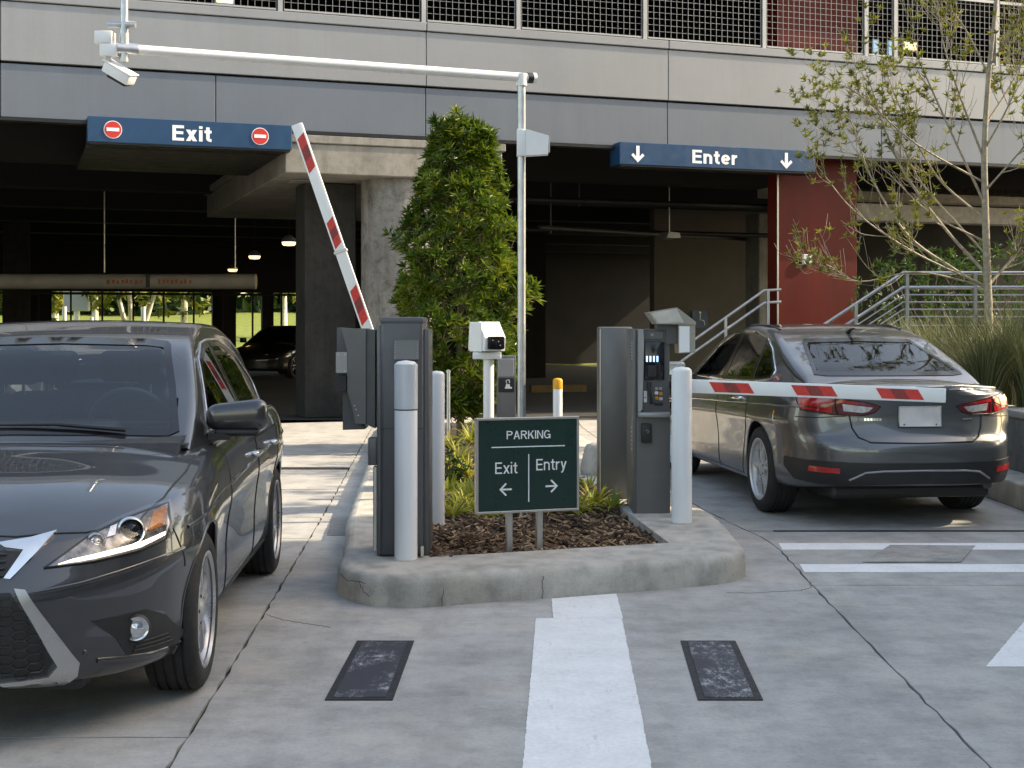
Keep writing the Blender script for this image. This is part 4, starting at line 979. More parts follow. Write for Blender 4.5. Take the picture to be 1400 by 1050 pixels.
    def proj(s, p, view, bvh):
        if view == 'F': o, d = Vector((p[0], 9, p[1])), Vector((0, -1, 0))
        elif view == 'B': o, d = Vector((p[0], -9, p[1])), Vector((0, 1, 0))
        elif view == 'R': o, d = Vector((9, p[0], p[1])), Vector((-1, 0, 0))
        elif view == 'L': o, d = Vector((-9, p[0], p[1])), Vector((1, 0, 0))
        else: o, d = Vector((p[0], p[1], 9)), Vector((0, 0, -1))
        h = bvh.ray_cast(o, d)
        if h[0] is None:
            q = o + d * 6.5; h = bvh.find_nearest(q); 
        n = h[1]
        if n.dot(d) > 0: n = -n
        return h[0], n
    def patch(s, name, poly, view, off, mat, bvh=None, th=.012, res=.035, parent=None, hole=None, smooth=40):
        bvh = bvh or s.tub_bvh
        def dens(P):
            out = []
            for i in range(len(P)):
                a = Vector(P[i]); b = Vector(P[(i + 1) % len(P)]); n = max(1, int((b - a).length / res))
                out += [a.lerp(b, k / n) for k in range(n)]
            return out
        B = dens(poly); nb = len(B); pts = list(B); edges = [(i, (i + 1) % nb) for i in range(nb)]
        if hole:
            H = dens(hole); o = len(pts); pts += H; edges += [(o + i, o + (i + 1) % len(H)) for i in range(len(H))]
        xs = [p.x for p in B]; ys = [p.y for p in B]
        y = min(ys) + res * .5
        while y < max(ys):
            x = min(xs) + res * .5
            while x < max(xs):
                if inpoly((x, y), poly) and not (hole and inpoly((x, y), hole)) and min((q - Vector((x, y))).length for q in pts[:nb]) > res * .45: pts.append(Vector((x, y)))
                x += res
            y += res
        ov, oe, of, *_ = delaunay_2d_cdt(pts, edges, [], 0, 1e-6)
        fs = []
        for f in of:
            c = sum((ov[i] for i in f), Vector((0, 0))) / len(f)
            if inpoly(c, poly) and not (hole and inpoly(c, hole)): fs.append(list(f))
        top = []; bot = []
        for p in ov:
            q, n = s.proj(p, view, bvh); top.append(q + n * off); bot.append(q + n * (off - th))
        cnt = {}
        for f in fs:
            for a, b in zip(f, f[1:] + f[:1]): cnt[(a, b)] = 1
        sk = [(a, b, b + len(top), a + len(top)) for (a, b) in cnt if (b, a) not in cnt]
        return MB().add(top + bot, [tuple(f) for f in fs] + sk).build(name, mat, parent or s.root, smooth, True)
    def sym(s, name, poly, view, off, mat, **k):
        a = s.patch(name, poly, view, off, mat, **k)
        if view in 'FB': b = s.patch(name, [(-x, z) for x, z in poly], view, off, mat, **k)
        else: b = s.patch(name, poly, 'L' if view == 'R' else 'R', off, mat, **k)
        return a, b
    def seam(s, name, line, view, r=.004, mat=None, bvh=None, mirror=True, out=.0, parent=None):
        P = [Vector(p) for p in line]; 
        ms = (1, -1) if mirror and view in 'FBT' else (1,)
        vw = [view] if view in 'FBT' else (['L', 'R'] if mirror else [view])
        for m_ in ms:
            for v_ in vw:
                pts = []
                for a, b in zip(P[:-1], P[1:]):
                    n = max(1, int((b - a).length / .03))
                    for k in range(n): q = a.lerp(b, k / n); h, nn = s.proj((q.x * m_, q.y) if view in 'FBT' else q, v_, bvh or s.tub_bvh); pts.append(h + nn * out)
                h, nn = s.proj((P[-1].x * m_, P[-1].y) if view in 'FBT' else P[-1], v_, bvh or s.tub_bvh); pts.append(h + nn * out)
                MB().tube(pts, r, 6).build(name, mat or M['black'], parent or s.body, 60)
    def window(s, name, poly, view, mat, border=.03, glass_off=.002, res=.05):
        P = [Vector(p) for p in poly]; c = sum(P, Vector((0, 0))) / len(P); n = len(P)
        ar = sum(P[i].x * P[(i + 1) % n].y - P[(i + 1) % n].x * P[i].y for i in range(n)); sg_ = 1 if ar > 0 else -1
        def ins(o):
            out = []
            for i in range(n):
                e0 = (P[i] - P[i - 1]).normalized(); e_ = (P[(i + 1) % n] - P[i]).normalized(); n0 = Vector((-e0.y, e0.x)) * sg_; n1 = Vector((-e_.y, e_.x)) * sg_
                b = (n0 + n1); k = b.length_squared / 2; out.append(tuple(P[i] + b * (o / max(.5, k))))
            return out
        gl = s.patch(name, poly, view, glass_off, mat, s.cab_bvh, .0, res)
        s.patch('glass_border', poly, view, glass_off + .0025, M['frit'], s.cab_bvh, .008, res, gl, ins(border))
        return gl
def wheel(car, y, sx, w, Rr, rr, rmat, pairs, sweep=0., nm='wheel'):
    x = sx * (car.S['W'] - .015 - w / 2)
    X = Matrix.Translation((x, y, Rr)) @ Matrix.Rotation(R(90) * sx, 4, 'Y')
    h = w / 2
    tp = [(rr - .004, -h + .02), (rr + .006, -h + .004), (rr + .03, -h - .004), (Rr - .035, -h - .002), (Rr - .012, -h + .012), (Rr - .003, -h + .03)]
    for c in (-.055, -.02, .02, .055): tp += [(Rr, c - .006), (Rr - .008, c - .004), (Rr - .008, c + .004), (Rr, c + .006)]
    tp += [(Rr - .003, h - .03), (Rr - .012, h - .012), (Rr - .035, h + .002), (rr + .03, h + .004), (rr + .006, h - .004), (rr - .004, h - .02)]
    wh = MB().lathe([(rr - .012, -h + .02), (rr - .018, 0), (rr - .014, h - .03), (rr - .002, h - .012), (rr + .008, h - .004), (rr + .010, h - .001), (rr + .0, h + .001), (rr - .012, h - .01)], 48).build(nm, rmat, car.root, 50)
    wh.matrix_local = X
    MB().lathe(tp, 64).build('tyre', M['rubber'], wh, 50)
    MB().lathe([(0, -.01), (rr - .03, -.01), (rr - .03, -.03)], 40).build('brake_disc', M['brake'], wh, 50)
    sp = MB()
    for k in range(pairs):
        for q in (-1, 1):
            a0 = 2 * PI * k / pairs + q * .10; a1 = 2 * PI * k / pairs + q * (.10 + sweep) 
            for side in (0,):
                r0, r1 = .045, rr - .004
                n = 6; v = []
                for i in range(n + 1):
                    t = i / n; r = r0 + (r1 - r0) * t; a = a0 + (a1 - a0) * t; ww_ = .018 - .004 * t
                    zz = h - .030 + .012 * math.sin(t * PI * .9) - .012 * t
                    ex = Vector((math.cos(a), math.sin(a), 0)); et = Vector((-math.sin(a), math.cos(a), 0))
                    for (u, dz) in ((-1., -.02), (-.75, .0), (0, .005), (.75, .0), (1., -.02)): v.append(ex * r + et * ww_ * u + Vector((0, 0, zz + dz)))
                f = [(i * 5 + j, i * 5 + j + 1, (i + 1) * 5 + j + 1, (i + 1) * 5 + j) for i in range(n) for j in range(4)]
                sp.add(v, f)
    sp.build('spokes', rmat, wh, 50, True)
    MB().lathe([(.075, h - .055), (.072, h - .028), (.04, h - .018), (.03, h - .012), (.0, h - .010)], 28).build('hub', rmat, wh, 50)
    lg = MB()
    for k in range(5): a = 2 * PI * k / 5 + .3; lg.cyl((.055 * math.cos(a), .055 * math.sin(a), h - .05), (.055 * math.cos(a), .055 * math.sin(a), h - .02), .008, n=8)
    lg.build('wheel_nuts', M['brake'], wh); return wh
def seat(car, x, y, z0=.55, zt=1.12, hr=True, back=-1, mat=None):
    mat = mat or M['cloth']
    so = MB().rbox(x - .24, x + .24, y - .10, y + .05, z0, zt, .05, 3).build('seat', mat, car.root, 50)
    if hr:
        MB().rbox(x - .13, x + .13, y - .11, y - .0, zt + .05, zt + .23, .045, 3).build('headrest', mat, so, 50); MB().cyl((x - .05, y - .05, zt - .05), (x - .05, y - .05, zt + .08), .008, n=6).cyl((x + .05, y - .05, zt - .05), (x + .05, y - .05, zt + .08), .008, n=6).build('headrest_rods', M['chrome'], so)

# ---------------------------------------------------------------- hatchback leaving, left lane
WS1 = [(0, .985), (.40, .98), (.625, .972), (.668, .99), (.59, 1.18), (.508, 1.36), (.485, 1.375), (.40, 1.385), (0, 1.395)]
DLO1 = [(.50, .985), (.05, 1.285), (-.28, 1.365), (-.75, 1.375), (-1.15, 1.30), (-1.55, 1.10), (-1.50, 1.045), (-1.2, 1.01)]
f1 = [(.52, .98), (.07, 1.28), (-.20, 1.352), (-.36, 1.362), (-.36, .995)]
r1 = [(-.43, .997), (-.43, 1.365), (-.75, 1.362), (-1.13, 1.288), (-1.40, 1.14), (-1.33, 1.03)]
BG1 = [(0, 1.03), (.52, 1.03), (.60, 1.05), (.50, 1.24), (.40, 1.265), (0, 1.28)]
def shr(P, k=.93):
    c = sum((Vector(p) for p in P), Vector((0, 0))) / len(P); return [tuple(c + (Vector(p) - c) * k) for p in P]
def shr0(P, o=.016):   # half outlines that start and end on the centre line
    return [(max(-.01, x - o) if x > .01 else x, z) for x, z in [(x, z - o if z > 1.2 else z + o) for x, z in P]]
SA = dict(rad=.05, W=.882, R=.315, arch=.345, axles=(1.3, -1.3), front=(2.21, 1.32, 2.5), rear=(-2.13, -1.35, 3.0),
    zb=([2.25, 1.9, 1.2, -1.2, -1.8, -2.2], [.235, .20, .185, .185, .22, .27]),
    zs=([2.25, 2.05, 1.75, 1.3, .9, .3, -.8, -1.5, -1.9, -2.15], [.66, .715, .775, .845, .90, .925, .955, .975, .95, .87]),
    zt=([2.25, 2.15, 2.02, 1.75, 1.35, .98, .85, .3, -1.3, -1.9, -2.15], [.70, .735, .79, .855, .915, .962, .962, .93, .95, .95, .9]),
    gF=([.15, .25, .36, .5, .62, .70, .78, .9], [.05, .015, .0, .0, .035, .075, .12, .13]),
    gR=([.15, .3, .5, .65, .8, 1.], [.06, .01, .0, .01, .05, .09]),
    bulge=([2.3, 1.7, 1.3, .8, 0, -.8, -1.3, -1.7, -2.2], [1., 1.0, 1.004, .992, .985, .992, 1.008, 1., .99]),
    cab_z=([1.0, .9, .55, .12, -.1, -.5, -.9, -1.3, -1.7, -1.78, -2.0, -2.08], [.93, .985, 1.165, 1.378, 1.432, 1.482, 1.476, 1.42, 1.315, 1.285, 1.05, .95]),
    cab_b=([1.0, .3, -.8, -1.5, -2.08], [.88, .925, .955, .965, .93]), cab_w=([1.0, .6, 0, -1., -1.6, -2.08], [.745, .785, .805, .795, .76, .70]), tumble=.44, mid=-.5, swF=.20, swR=.10,
    holes=[('S', shr(f1, .955)), ('S', shr(r1, .955)), ('F', shr0(WS1)), ('B', shr0(BG1))])
car1 = Car('grey_hatchback', SA, M['paintA'])
tag(car1.root, 'dark grey hatchback with lit running lamps leaving by the left lane', 'car', 'cars at the barriers')
mir = lambda P: [(x, z) for x, z in P] + [(-x, z) for x, z in P[::-1] if x > .001]
car1.window('windscreen', mir(WS1), 'F', M['wind'], .03)
car1.window('rear_window', mir(BG1), 'B', M['wind'], .03)
for v_ in 'LR': car1.window('side_window', f1, v_, M['tint'], .022); car1.window('side_window', r1, v_, M['tint'], .022)
for v_ in 'LR': car1.patch('pillar_trim', [(-.365, .99), (-.365, 1.365), (-.425, 1.368), (-.425, .99)], v_, .003, M['frit'], car1.cab_bvh)
car1.seam('window_trim', [(.56, .972), (.0, .985), (-.8, 1.0), (-1.35, 1.02), (-1.45, 1.12), (-1.15, 1.295), (-.75, 1.378), (-.36, 1.378), (-.18, 1.366), (.09, 1.292), (.5, 1.01)], 'R', .006, M['satin'], car1.cab_bvh, True, .002, car1.cabin)
# bonnet and panel gaps
car1.seam('bonnet_gap', [(0, 2.075), (.33, 2.045), (.55, 1.965), (.70, 1.84), (.755, 1.62), (.775, 1.25), (.765, .98)], 'T', .0042)
for L_ in ([(.62, .24), (.66, .55), (.60, .90)], [(-.40, .22), (-.40, .93)], [(-1.05, .55), (-1.18, .75), (-1.2, .95)], [(.62, .24), (-.9, .23), (-1.0, .3)]): car1.seam('door_gap', L_, 'R', .0038)
car1.seam('bumper_gap', [(1.72, .70), (1.70, .62), (1.66, .55)], 'R', .0035)
car1.seam('side_crease', [(1.62, .69), (1.0, .735), (0, .76), (-1., .79), (-1.9, .83)], 'R', .008, M['paintA'])
car1.patch('sill_trim', [(.95, .2), (-.95, .2), (-.95, .255), (.95, .255)], 'L', .006, M['plastic']); car1.patch('sill_trim', [(.95, .2), (-.95, .2), (-.95, .255), (.95, .255)], 'R', .006, M['plastic'])
for y in (-.30, -1.02):
    for sx in (-1, 1):
        hx = car1.proj((y, .80), 'R' if sx > 0 else 'L', car1.tub_bvh)[0].x
        MB().rbox(hx - .012 if sx > 0 else hx - .035, hx + .035 if sx > 0 else hx + .012, y - .10, y + .10, .785, .812, .01, 2).build('door_handle', M['chrome'], car1.root, 50)
# lamps
HL = [(.47, .622), (.53, .662), (.60, .712), (.69, .748), (.77, .770), (.835, .786), (.858, .72), (.850, .668), (.775, .645), (.632, .628)]
for sx in (1, -1):
    hs = lambda x: x - .03 - .03 * (x - .47) / .38
    mx = lambda P: [(sx * (hs(x) if z > .6 and x > .45 else x), z) for x, z in P]
    hl = car1.patch('headlight', mx(HL), 'F', .003, M['lampbase'])
    car1.patch('running_lamp', mx([(.515, .630), (.632, .638), (.775, .656), (.842, .682), (.842, .694), (.77, .672), (.63, .651), (.56, .642)]), 'F', .010, M['drl'], parent=hl, res=.02)
    def bowl(x, z, r, nm, mats, dpt=.012):
        q, n_ = car1.proj((sx * hs(x), z), 'F', car1.tub_bvh); nn = Vector((sx * .30, .95, .05)).normalized(); Q = nn.to_track_quat('Z', 'Y').to_matrix().to_4x4(); Q.translation = q + nn * dpt
        b = MB().lathe([(r, -.03), (r, .0), (r * .9, .008), (r * .78, .004), (r * .74, -.012)], 32, 0, Q).build(nm, mats[0], hl, 50)
        MB().lathe([(r * .74, -.012), (r * .6, -.004), (r * .35, .006), (0, .010)], 32, 0, Q).build('projector_lens', mats[1], b, 60); return b
    bowl(.735, .716, .050, 'lamp_ring', (M['chrome'], M['screen']), .022)
    bowl(.628, .690, .034, 'lamp_ring', (M['reflector'], M['reflector']), .0)
    car1.patch('indicator', mx([(.790, .705), (.838, .715), (.834, .776), (.795, .763)]), 'F', .008, M['amber'], parent=hl, res=.02)
    car1.patch('reflector_strip', mx([(.66, .70), (.685, .705), (.685, .735), (.665, .73)]), 'F', .008, M['reflector'], parent=hl, res=.02)
    car1.patch('lamp_cover', mx(HL), 'F', .024, M['clear'], th=.0, parent=hl)
    car1.seam('lamp_gap', mx(HL + HL[:1]), 'F', .004, mirror=False, out=.004)
    # fog lamp in its dark recess
    fr_ = car1.patch('fog_lamp_recess', mx([(.585, .427), (.74, .432), (.79, .39), (.835, .285), (.80, .262), (.685, .28), (.655, .355)]), 'F', .003, M['plastic'])
    q, n_ = car1.proj((sx * .712, .374), 'F', car1.tub_bvh); nn = Vector((sx * .35, .93, 0)).normalized(); Q = nn.to_track_quat('Z', 'Y').to_matrix().to_4x4(); Q.translation = q + nn * .012
    MB().lathe([(.05, -.02), (.05, .005), (.044, .012), (.042, .006)], 28, 0, Q).build('fog_lamp_ring', M['plastic'], fr_, 50); MB().lathe([(.042, .006), (.03, .0), (.015, .008), (0, .012)], 28, 0, Q).build('fog_lamp', M['reflector'], fr_, 60)
    for k in range(3): car1.seam('recess_rib', [(sx * (.70 + .006 * k), .293 + .014 * k), (sx * (.80 - .004 * k), .287 + .016 * k)], 'F', .004, M['plastic'], None, False, .004, fr_)
    car1.patch('bumper_trim', mx([(.355, .562), (.39, .556), (.455, .45), (.548, .292), (.538, .245), (.49, .215), (.30, .208), (.30, .248), (.455, .255), (.484, .288), (.415, .44)]), 'F', .012, M['satin'], res=.02)
    car1.patch('grille_trim', mx([(.28, .702), (.38, .712), (.485, .728), (.41, .67), (.34, .592), (.32, .596), (.352, .65), (.368, .68), (.31, .688)]), 'F', .012, M['chrome'], res=.02)
    car1.seam('bumper_crease', [(sx * .60, .285), (sx * .75, .262), (sx * .86, .245)], 'F', .010, M['paintA'], None, False)
    car1.seam('bumper_crease', [(sx * .42, .545), (sx * .55, .56), (sx * .70, .59), (sx * .84, .62)], 'F', .009, M['paintA'], None, False)
    car1.patch('washer_cover', mx([(.43, .50), (.53, .525), (.555, .50), (.535, .47), (.46, .465)]), 'F', .002, M['paintA'])
lg = car1.patch('lower_grille', mir([(0, .56), (.345, .55), (.41, .44), (.473, .305), (.45, .262), (0, .258)]), 'F', .002, M['plastic'])
hx = MB(); hr = .034
for j in range(8):
    for i in range(24):
        x = -.46 + i * hr * 1.25 ; z = .275 + j * hr * .95 + (hr * .47 if i % 2 else 0)
        if not inpoly((abs(x), z), [(-.1, .545), (.335, .54), (.40, .44), (.455, .31), (.44, .27), (-.1, .27)]): continue
        pts = []
        for k in range(7): an = PI / 3 * k; q, n_ = car1.proj((x + hr * .8 * math.cos(an), z + hr * .52 * math.sin(an)), 'F', car1.tub_bvh); pts.append(q + n_ * .006)
        hx.tube(pts, .0035, 4, False)
hx.build('honeycomb', M['plastic2'] if 'plastic2' in M else M['headdark'], lg)
ug = car1.patch('upper_grille', mir([(0, .69), (.31, .684), (.365, .674), (.33, .61), (.295, .585), (0, .58)]), 'F', .002, M['plastic'])
for k in range(4): car1.seam('grille_bar', [(-.32, .605 + k * .022), (0, .607 + k * .022), (.32, .605 + k * .022)], 'F', .005, M['headdark'], None, False, .006, ug)
# mirrors, wipers, wheels, cabin fittings
for sx in (1, -1):
    m_ = MB().rbox(-.14, .14, -.055, .055, -.075, .075, .053, 5).build('door_mirror', M['paintA'], car1.root, 60)
    for v in m_.data.vertices:
        u = (v.co.x * sx + .125) / .25; v.co.z = v.co.z * (.78 + .22 * u) + .012 * u; v.co.y *= (.75 + .25 * u); v.co.x += 0
        v.co += Vector((sx * .885, .55, 1.035))
    MB().rbox(sx * .885 - .10, sx * .885 + .10, .52, .590, .950, .985, .016, 3).build('mirror_base', M['plastic'], m_, 50); MB().prism([(.76 * sx, .50), (.76 * sx, .60), (.86 * sx, .585), (.86 * sx, .525)], .935, .965).build('mirror_arm', M['plastic'], m_)
    MB().rbox(sx * .89 - .095, sx * .89 + .095, .494, .502, .985, 1.09, .003, 1).build('mirror_glass', M['chrome'], m_)
for pts in ([(.10, .965), (.35, 1.0), (.62, 1.0)], [(-.45, .965), (-.15, .99), (.22, .99)]):
    P = []
    for x, z in pts: q, n_ = car1.proj((x, z + .02), 'F', car1.cab_bvh); P.append(q + n_ * .02)
    MB().tube(P, [.010, .008, .006], 6).build('wiper', M['plastic'], car1.root, 60)
for sx in (1, -1):
    for y in (1.3, -1.3): wheel(car1, y, sx, .205, .315, .222, M['alloyd'], 5, .12)
MB().prism([(1.02, .91), (.98, .955), (.62, 1.0), (.44, .98), (.38, .90), (.5, .8)], -.70, .70, 'x').build('dashboard', M['cloth'], car1.root)
for sx in (-.37, .37): seat(car1, sx, -.28, .5, 1.10)
for sx in (-.38, 0, .38): seat(car1, sx, -1.12, .6, 1.08)
sw = Matrix.Translation((-.37, .36, .985)) @ Matrix.Rotation(R(68), 4, 'X')
pts = [(.185 * math.cos(2 * PI * k / 40), .185 * math.sin(2 * PI * k / 40), 0) for k in range(41)]
MB().tube(pts, .015, 8, False, 0, sw).box(-.17, .17, -.02, .02, -.01, .008, 0, sw).build('steering_wheel', M['cab'], car1.root, 60)
MB().box(-.72, .72, -1.9, .95, .93, .945).build('cabin_floor', M['cloth'], car1.root)
MB().rbox(-.06, .06, .1, .18, 1.27, 1.33, .02, 2).build('rear_view_mirror', M['plastic'], car1.root, 50)
car1.root.location = (-2.09 - .0612 * 1.3, 5.53 + 1.3, 0); car1.root.rotation_euler = (0, 0, PI + R(3.5))

# ---------------------------------------------------------------- sedan entering, right lane
RW2 = [(0, 1.075), (.50, 1.075), (.585, 1.085), (.565, 1.13), (.465, 1.32), (.43, 1.345), (0, 1.355)]
WS2 = [(0, .99), (.40, .985), (.70, .98), (.60, 1.2), (.50, 1.385), (0, 1.41)]
f2 = [(.85, 1.0), (.40, 1.27), (.05, 1.375), (-.14, 1.39), (-.14, 1.0)]
r2 = [(-.21, 1.0), (-.21, 1.392), (-.55, 1.39), (-.90, 1.335), (-.98, 1.02)]
q2 = [(-1.01, 1.02), (-.93, 1.33), (-1.12, 1.255), (-1.35, 1.10), (-1.32, 1.04)]
SB = dict(rad=.07, W=.895, R=.335, arch=.372, axles=(1.425, -1.425), front=(2.375, 1.4, 2.5), rear=(-2.535, -1.66, 2.9),
    zb=([2.4, 2.0, 1.2, -1.2, -1.9, -2.6], [.24, .20, .19, .19, .24, .32]),
    zs=([2.4, 2.0, 1.3, .5, -.5, -1.5, -2.0, -2.3, -2.45, -2.6], [.66, .76, .88, .94, .97, .985, .975, .965, .955, .94]),
    zt=([2.4, 2.2, 1.8, 1.4, 1., -1.5, -1.95, -2.2, -2.40, -2.50, -2.6], [.72, .80, .90, .965, .97, .97, 1.06, 1.055, 1.045, 1.03, .98]),
    gF=([.15, .3, .5, .7, .9], [.05, .0, .0, .06, .13]),
    gR=([.2, .32, .45, .56, .62, .66, .8, .95, 1.05], [.10, .03, .005, .0, .02, .065, .10, .085, .07]),
    bulge=([2.4, 1.8, 1.425, .8, 0, -.8, -1.425, -1.9, -2.6], [1., 1., 1.004, .99, .982, .99, 1.006, 1., 1.]),
    cab_z=([1.42, 1.25, .85, .45, .1, -.3, -.7, -1.08, -1.5, -1.9, -2.08], [.93, 1.0, 1.2, 1.385, 1.445, 1.472, 1.455, 1.385, 1.245, 1.10, 1.01]),
    cab_b=([1.42, .5, -.5, -1.5, -2.08], [.90, .94, .965, .975, .985]), cab_w=([1.42, .8, 0, -1., -1.6, -2.08], [.79, .82, .83, .815, .765, .68]), tumble=.44, mid=-.4, swF=.2, swR=.16,
    holes=[('S', shr(f2, .955)), ('S', shr(r2, .955)), ('S', shr(q2, .9)), ('F', shr0(WS2)), ('B', shr0(RW2))])
car2 = Car('grey_sedan', SB, M['paintB'])
tag(car2.root, 'grey sedan seen from behind, waiting at the lowered entry barrier', 'car', 'cars at the barriers')
car2.window('rear_window', mir(RW2), 'B', M['tint'], .028); car2.window('windscreen', mir(WS2), 'F', M['wind'], .03)
for v_ in 'LR':
    car2.window('side_window', f2, v_, M['tint'], .02); car2.window('side_window', r2, v_, M['tint'], .02); car2.window('quarter_window', q2, v_, M['tint'], .018)
    car2.patch('pillar_trim', [(-.145, .995), (-.145, 1.392), (-.205, 1.394), (-.205, .995)], v_, .003, M['frit'], car2.cab_bvh)
car2.seam('window_trim', [(.88, .99), (-.1, .99), (-1.0, 1.005), (-1.36, 1.03), (-1.39, 1.10), (-1.13, 1.268), (-.9, 1.35), (-.55, 1.405), (-.15, 1.405), (.05, 1.39), (.42, 1.285), (.86, 1.02)], 'R', .007, M['chrome'], car2.cab_bvh, True, .002, car2.cabin)
for L_ in ([(.95, .26), (.98, .6), (.92, .94)], [(-.18, .24), (-.18, .97)], [(-1.0, .50), (-1.13, .72), (-1.14, .97)], [(.95, .26), (-.9, .25), (-1.0, .5)]): car2.seam('door_gap', L_, 'R', .004)
car2.seam('side_crease', [(1.5, .74), (.5, .79), (-.6, .82), (-1.6, .855), (-2.2, .865)], 'R', .009, M['paintB'])
car2.seam('boot_gap', [(.50, .815), (.485, .72), (.45, .655), (.38, .622), (0, .615)], 'B', .0065)
car2.seam('boot_gap', [(.52, .945), (.60, .985), (.62, 1.02)], 'B', .004)
car2.seam('bumper_gap', [(.52, .805), (.70, .79), (.82, .79)], 'B', .004)
car2.seam('boot_lip', [(0, 1.012), (.35, 1.01), (.60, .995), (.72, .985)], 'B', .011, M['satin'], None, True, .004)
car2.patch('boot_trim', mir([(0, 1.0), (.4, .998), (.66, .980), (.66, .972), (.4, .988), (0, .99)]), 'B', .006, M['chrome'])
bm_ = car2.patch('lower_bumper', mir([(0, .475), (.5, .478), (.78, .485), (.85, .49), (.85, .42), (.81, .335), (.70, .315), (.3, .325), (0, .33)]), 'B', .010, M['plastic'], res=.05)
car2.seam('diffuser_trim', [(0, .425), (.30, .422), (.42, .41), (.52, .355)], 'B', .008, M['cab3'], None, True, .012, bm_)
for sx in (1, -1):
    mx = lambda P: [(sx * x, z) for x, z in P]
    TL = [(.285, .875), (.38, .905), (.58, .935), (.72, .955), (.80, .960), (.805, .90), (.79, .84), (.60, .812), (.40, .812), (.33, .83)]
    tl = car2.patch('tail_light', mx(TL), 'B', .004, M['reddark'], res=.03)
    car2.patch('reversing_lamp', mx([(.34, .868), (.46, .882), (.545, .892), (.535, .84), (.41, .83), (.37, .84)]), 'B', .012, M['whitelens'], parent=tl, res=.02)
    car2.patch('brake_lamp', mx([(.40, .897), (.58, .922), (.575, .902), (.46, .889)]), 'B', .012, M['redlens'], parent=tl, res=.02)
    car2.patch('brake_lamp', mx([(.60, .918), (.70, .935), (.79, .945), (.795, .88), (.70, .865), (.61, .90)]), 'B', .012, M['redlens'], parent=tl, res=.02)
    car2.patch('brake_lamp', mx([(.61, .825), (.78, .85), (.79, .868), (.70, .852), (.61, .875)]), 'B', .012, M['redlens'], parent=tl, res=.02)
    car2.seam('lamp_gap', mx([(.575, .81), (.59, .88), (.585, .938)]), 'B', .004, None, None, False, .013, tl)
    car2.seam('lamp_gap', mx(TL + TL[:1]), 'B', .004, None, None, False, .004, tl)
    car2.patch('reflector', mx([(.58, .437), (.75, .445), (.755, .405), (.58, .40)]), 'B', .016, M['redlens'], parent=bm_, res=.03)
pl = car2.patch('number_plate', mir([(0, .872), (.152, .872), (.152, .732), (0, .732)]), 'B', .014, M['plate'], res=.05)
car2.seam('plate_frame', [(0, .876), (.156, .876), (.156, .728), (0, .728)], 'B', .004, M['satin'], None, True, .014, pl)
s_ = MB()
for x in (-.12, .12):
    for z in (.742,): q, n_ = car2.proj((x, z), 'B', car2.tub_bvh); s_.cyl(q + n_ * .012, q + n_ * .018, .006, n=8)
s_.build('plate_bolts', M['brake'], pl)['kind'] = 'stuff'
for k in range(6):
    x = -.40 + k * .021; car2.patch('badge', [(x, .772), (x + .015, .772), (x + .015, .79), (x, .79)], 'B', .006, M['chrome'], res=.03)
car2.patch('badge', [(.34, .775), (.41, .777), (.41, .787), (.34, .785)], 'B', .006, M['satin'], res=.03)
for sx in (1, -1):
    for y in (1.425, -1.425): wheel(car2, y, sx, .225, .335, .232, M['alloy'], 5, .16)
    for y in (.15, -.85):
        hx_ = car2.proj((y, .865), 'R' if sx > 0 else 'L', car2.tub_bvh)[0].x
        MB().rbox(hx_ - .012 if sx > 0 else hx_ - .035, hx_ + .035 if sx > 0 else hx_ + .012, y - .11, y + .11, .85, .878, .01, 2).build('door_handle', M['chrome'], car2.root, 50)
    m_ = MB().rbox(sx * 1.0 - .10, sx * 1.0 + .10, .78, .88, .98, 1.12, .04, 3).build('door_mirror', M['paintB'], car2.root, 60); MB().rbox(sx * 1.0 - .085, sx * 1.0 + .085, .774, .782, .995, 1.105, .003, 1).build('mirror_glass', M['chrome'], m_)
    MB().prism([(.80 * sx, .80), (.80 * sx, .88), (.92 * sx, .87), (.92 * sx, .81)], .975, 1.0).build('mirror_arm', M['plastic'], m_)
    seat(car2, sx * .38, .05, .5, 1.12); seat(car2, sx * .38, -.95, .6, 1.08)
MB().box(-.74, .74, -1.95, 1.3, .955, .97).build('cabin_floor', M['cloth'], car2.root)
MB().rbox(-.6, .6, -1.75, -1.15, .971, 1.035, .02, 2).build('parcel_shelf', M['cloth'], car2.root, 50)
MB().prism([(1.4, .93), (1.2, .985), (.95, 1.02), (.8, .98), (.8, .9)], -.72, .72, 'x').build('dashboard', M['cloth'], car2.root)
MB().tube([(0, -1.02, 1.395), (0, -1.10, 1.425), (0, -1.17, 1.43)], [.02, .012, .006], 8).build('antenna', M['plastic'], car2.root, 60)
for sx in (1, -1):
    P = [(sx * .52, .1, 1.425), (sx * .525, -.1, 1.452), (sx * .525, -.6, 1.45), (sx * .515, -.85, 1.418)]
    MB().tube(P, [.01, .016, .016, .01], 8).build('roof_rail', M['plastic'], car2.root, 60)
MB().cyl((.55, -2.36, .30), (.55, -2.1, .30), .035, n=14).build('exhaust', M['brake'], car2.root, 50)
MB().rbox(-.6, .6, -2.3, 1.9, .2, .3, .03, 2).build('underbody', M['plastic'], car2.root)
MB().rbox(-.55, .55, -1.9, 2.0, .17, .25, .03, 2).build('underbody', M['plastic'], car1.root)
car2.root.location = (2.80 - 1.425 * math.sin(R(7)), 10.98 + 1.425 * math.cos(R(7)), 0); car2.root.rotation_euler = (0, 0, R(7))
def copy_tree(o, parent=None):
    c = o.copy(); COL.objects.link(c); c.parent = parent
    for ch_ in list(o.children): copy_tree(ch_, c)
    return c
pk = copy_tree(car2.root)
M['parkpaint'] = carpaint('silhouette_car_paint', (.01, .01, .011), .2)  # black standing in for shade, so the copied car reads as a silhouette
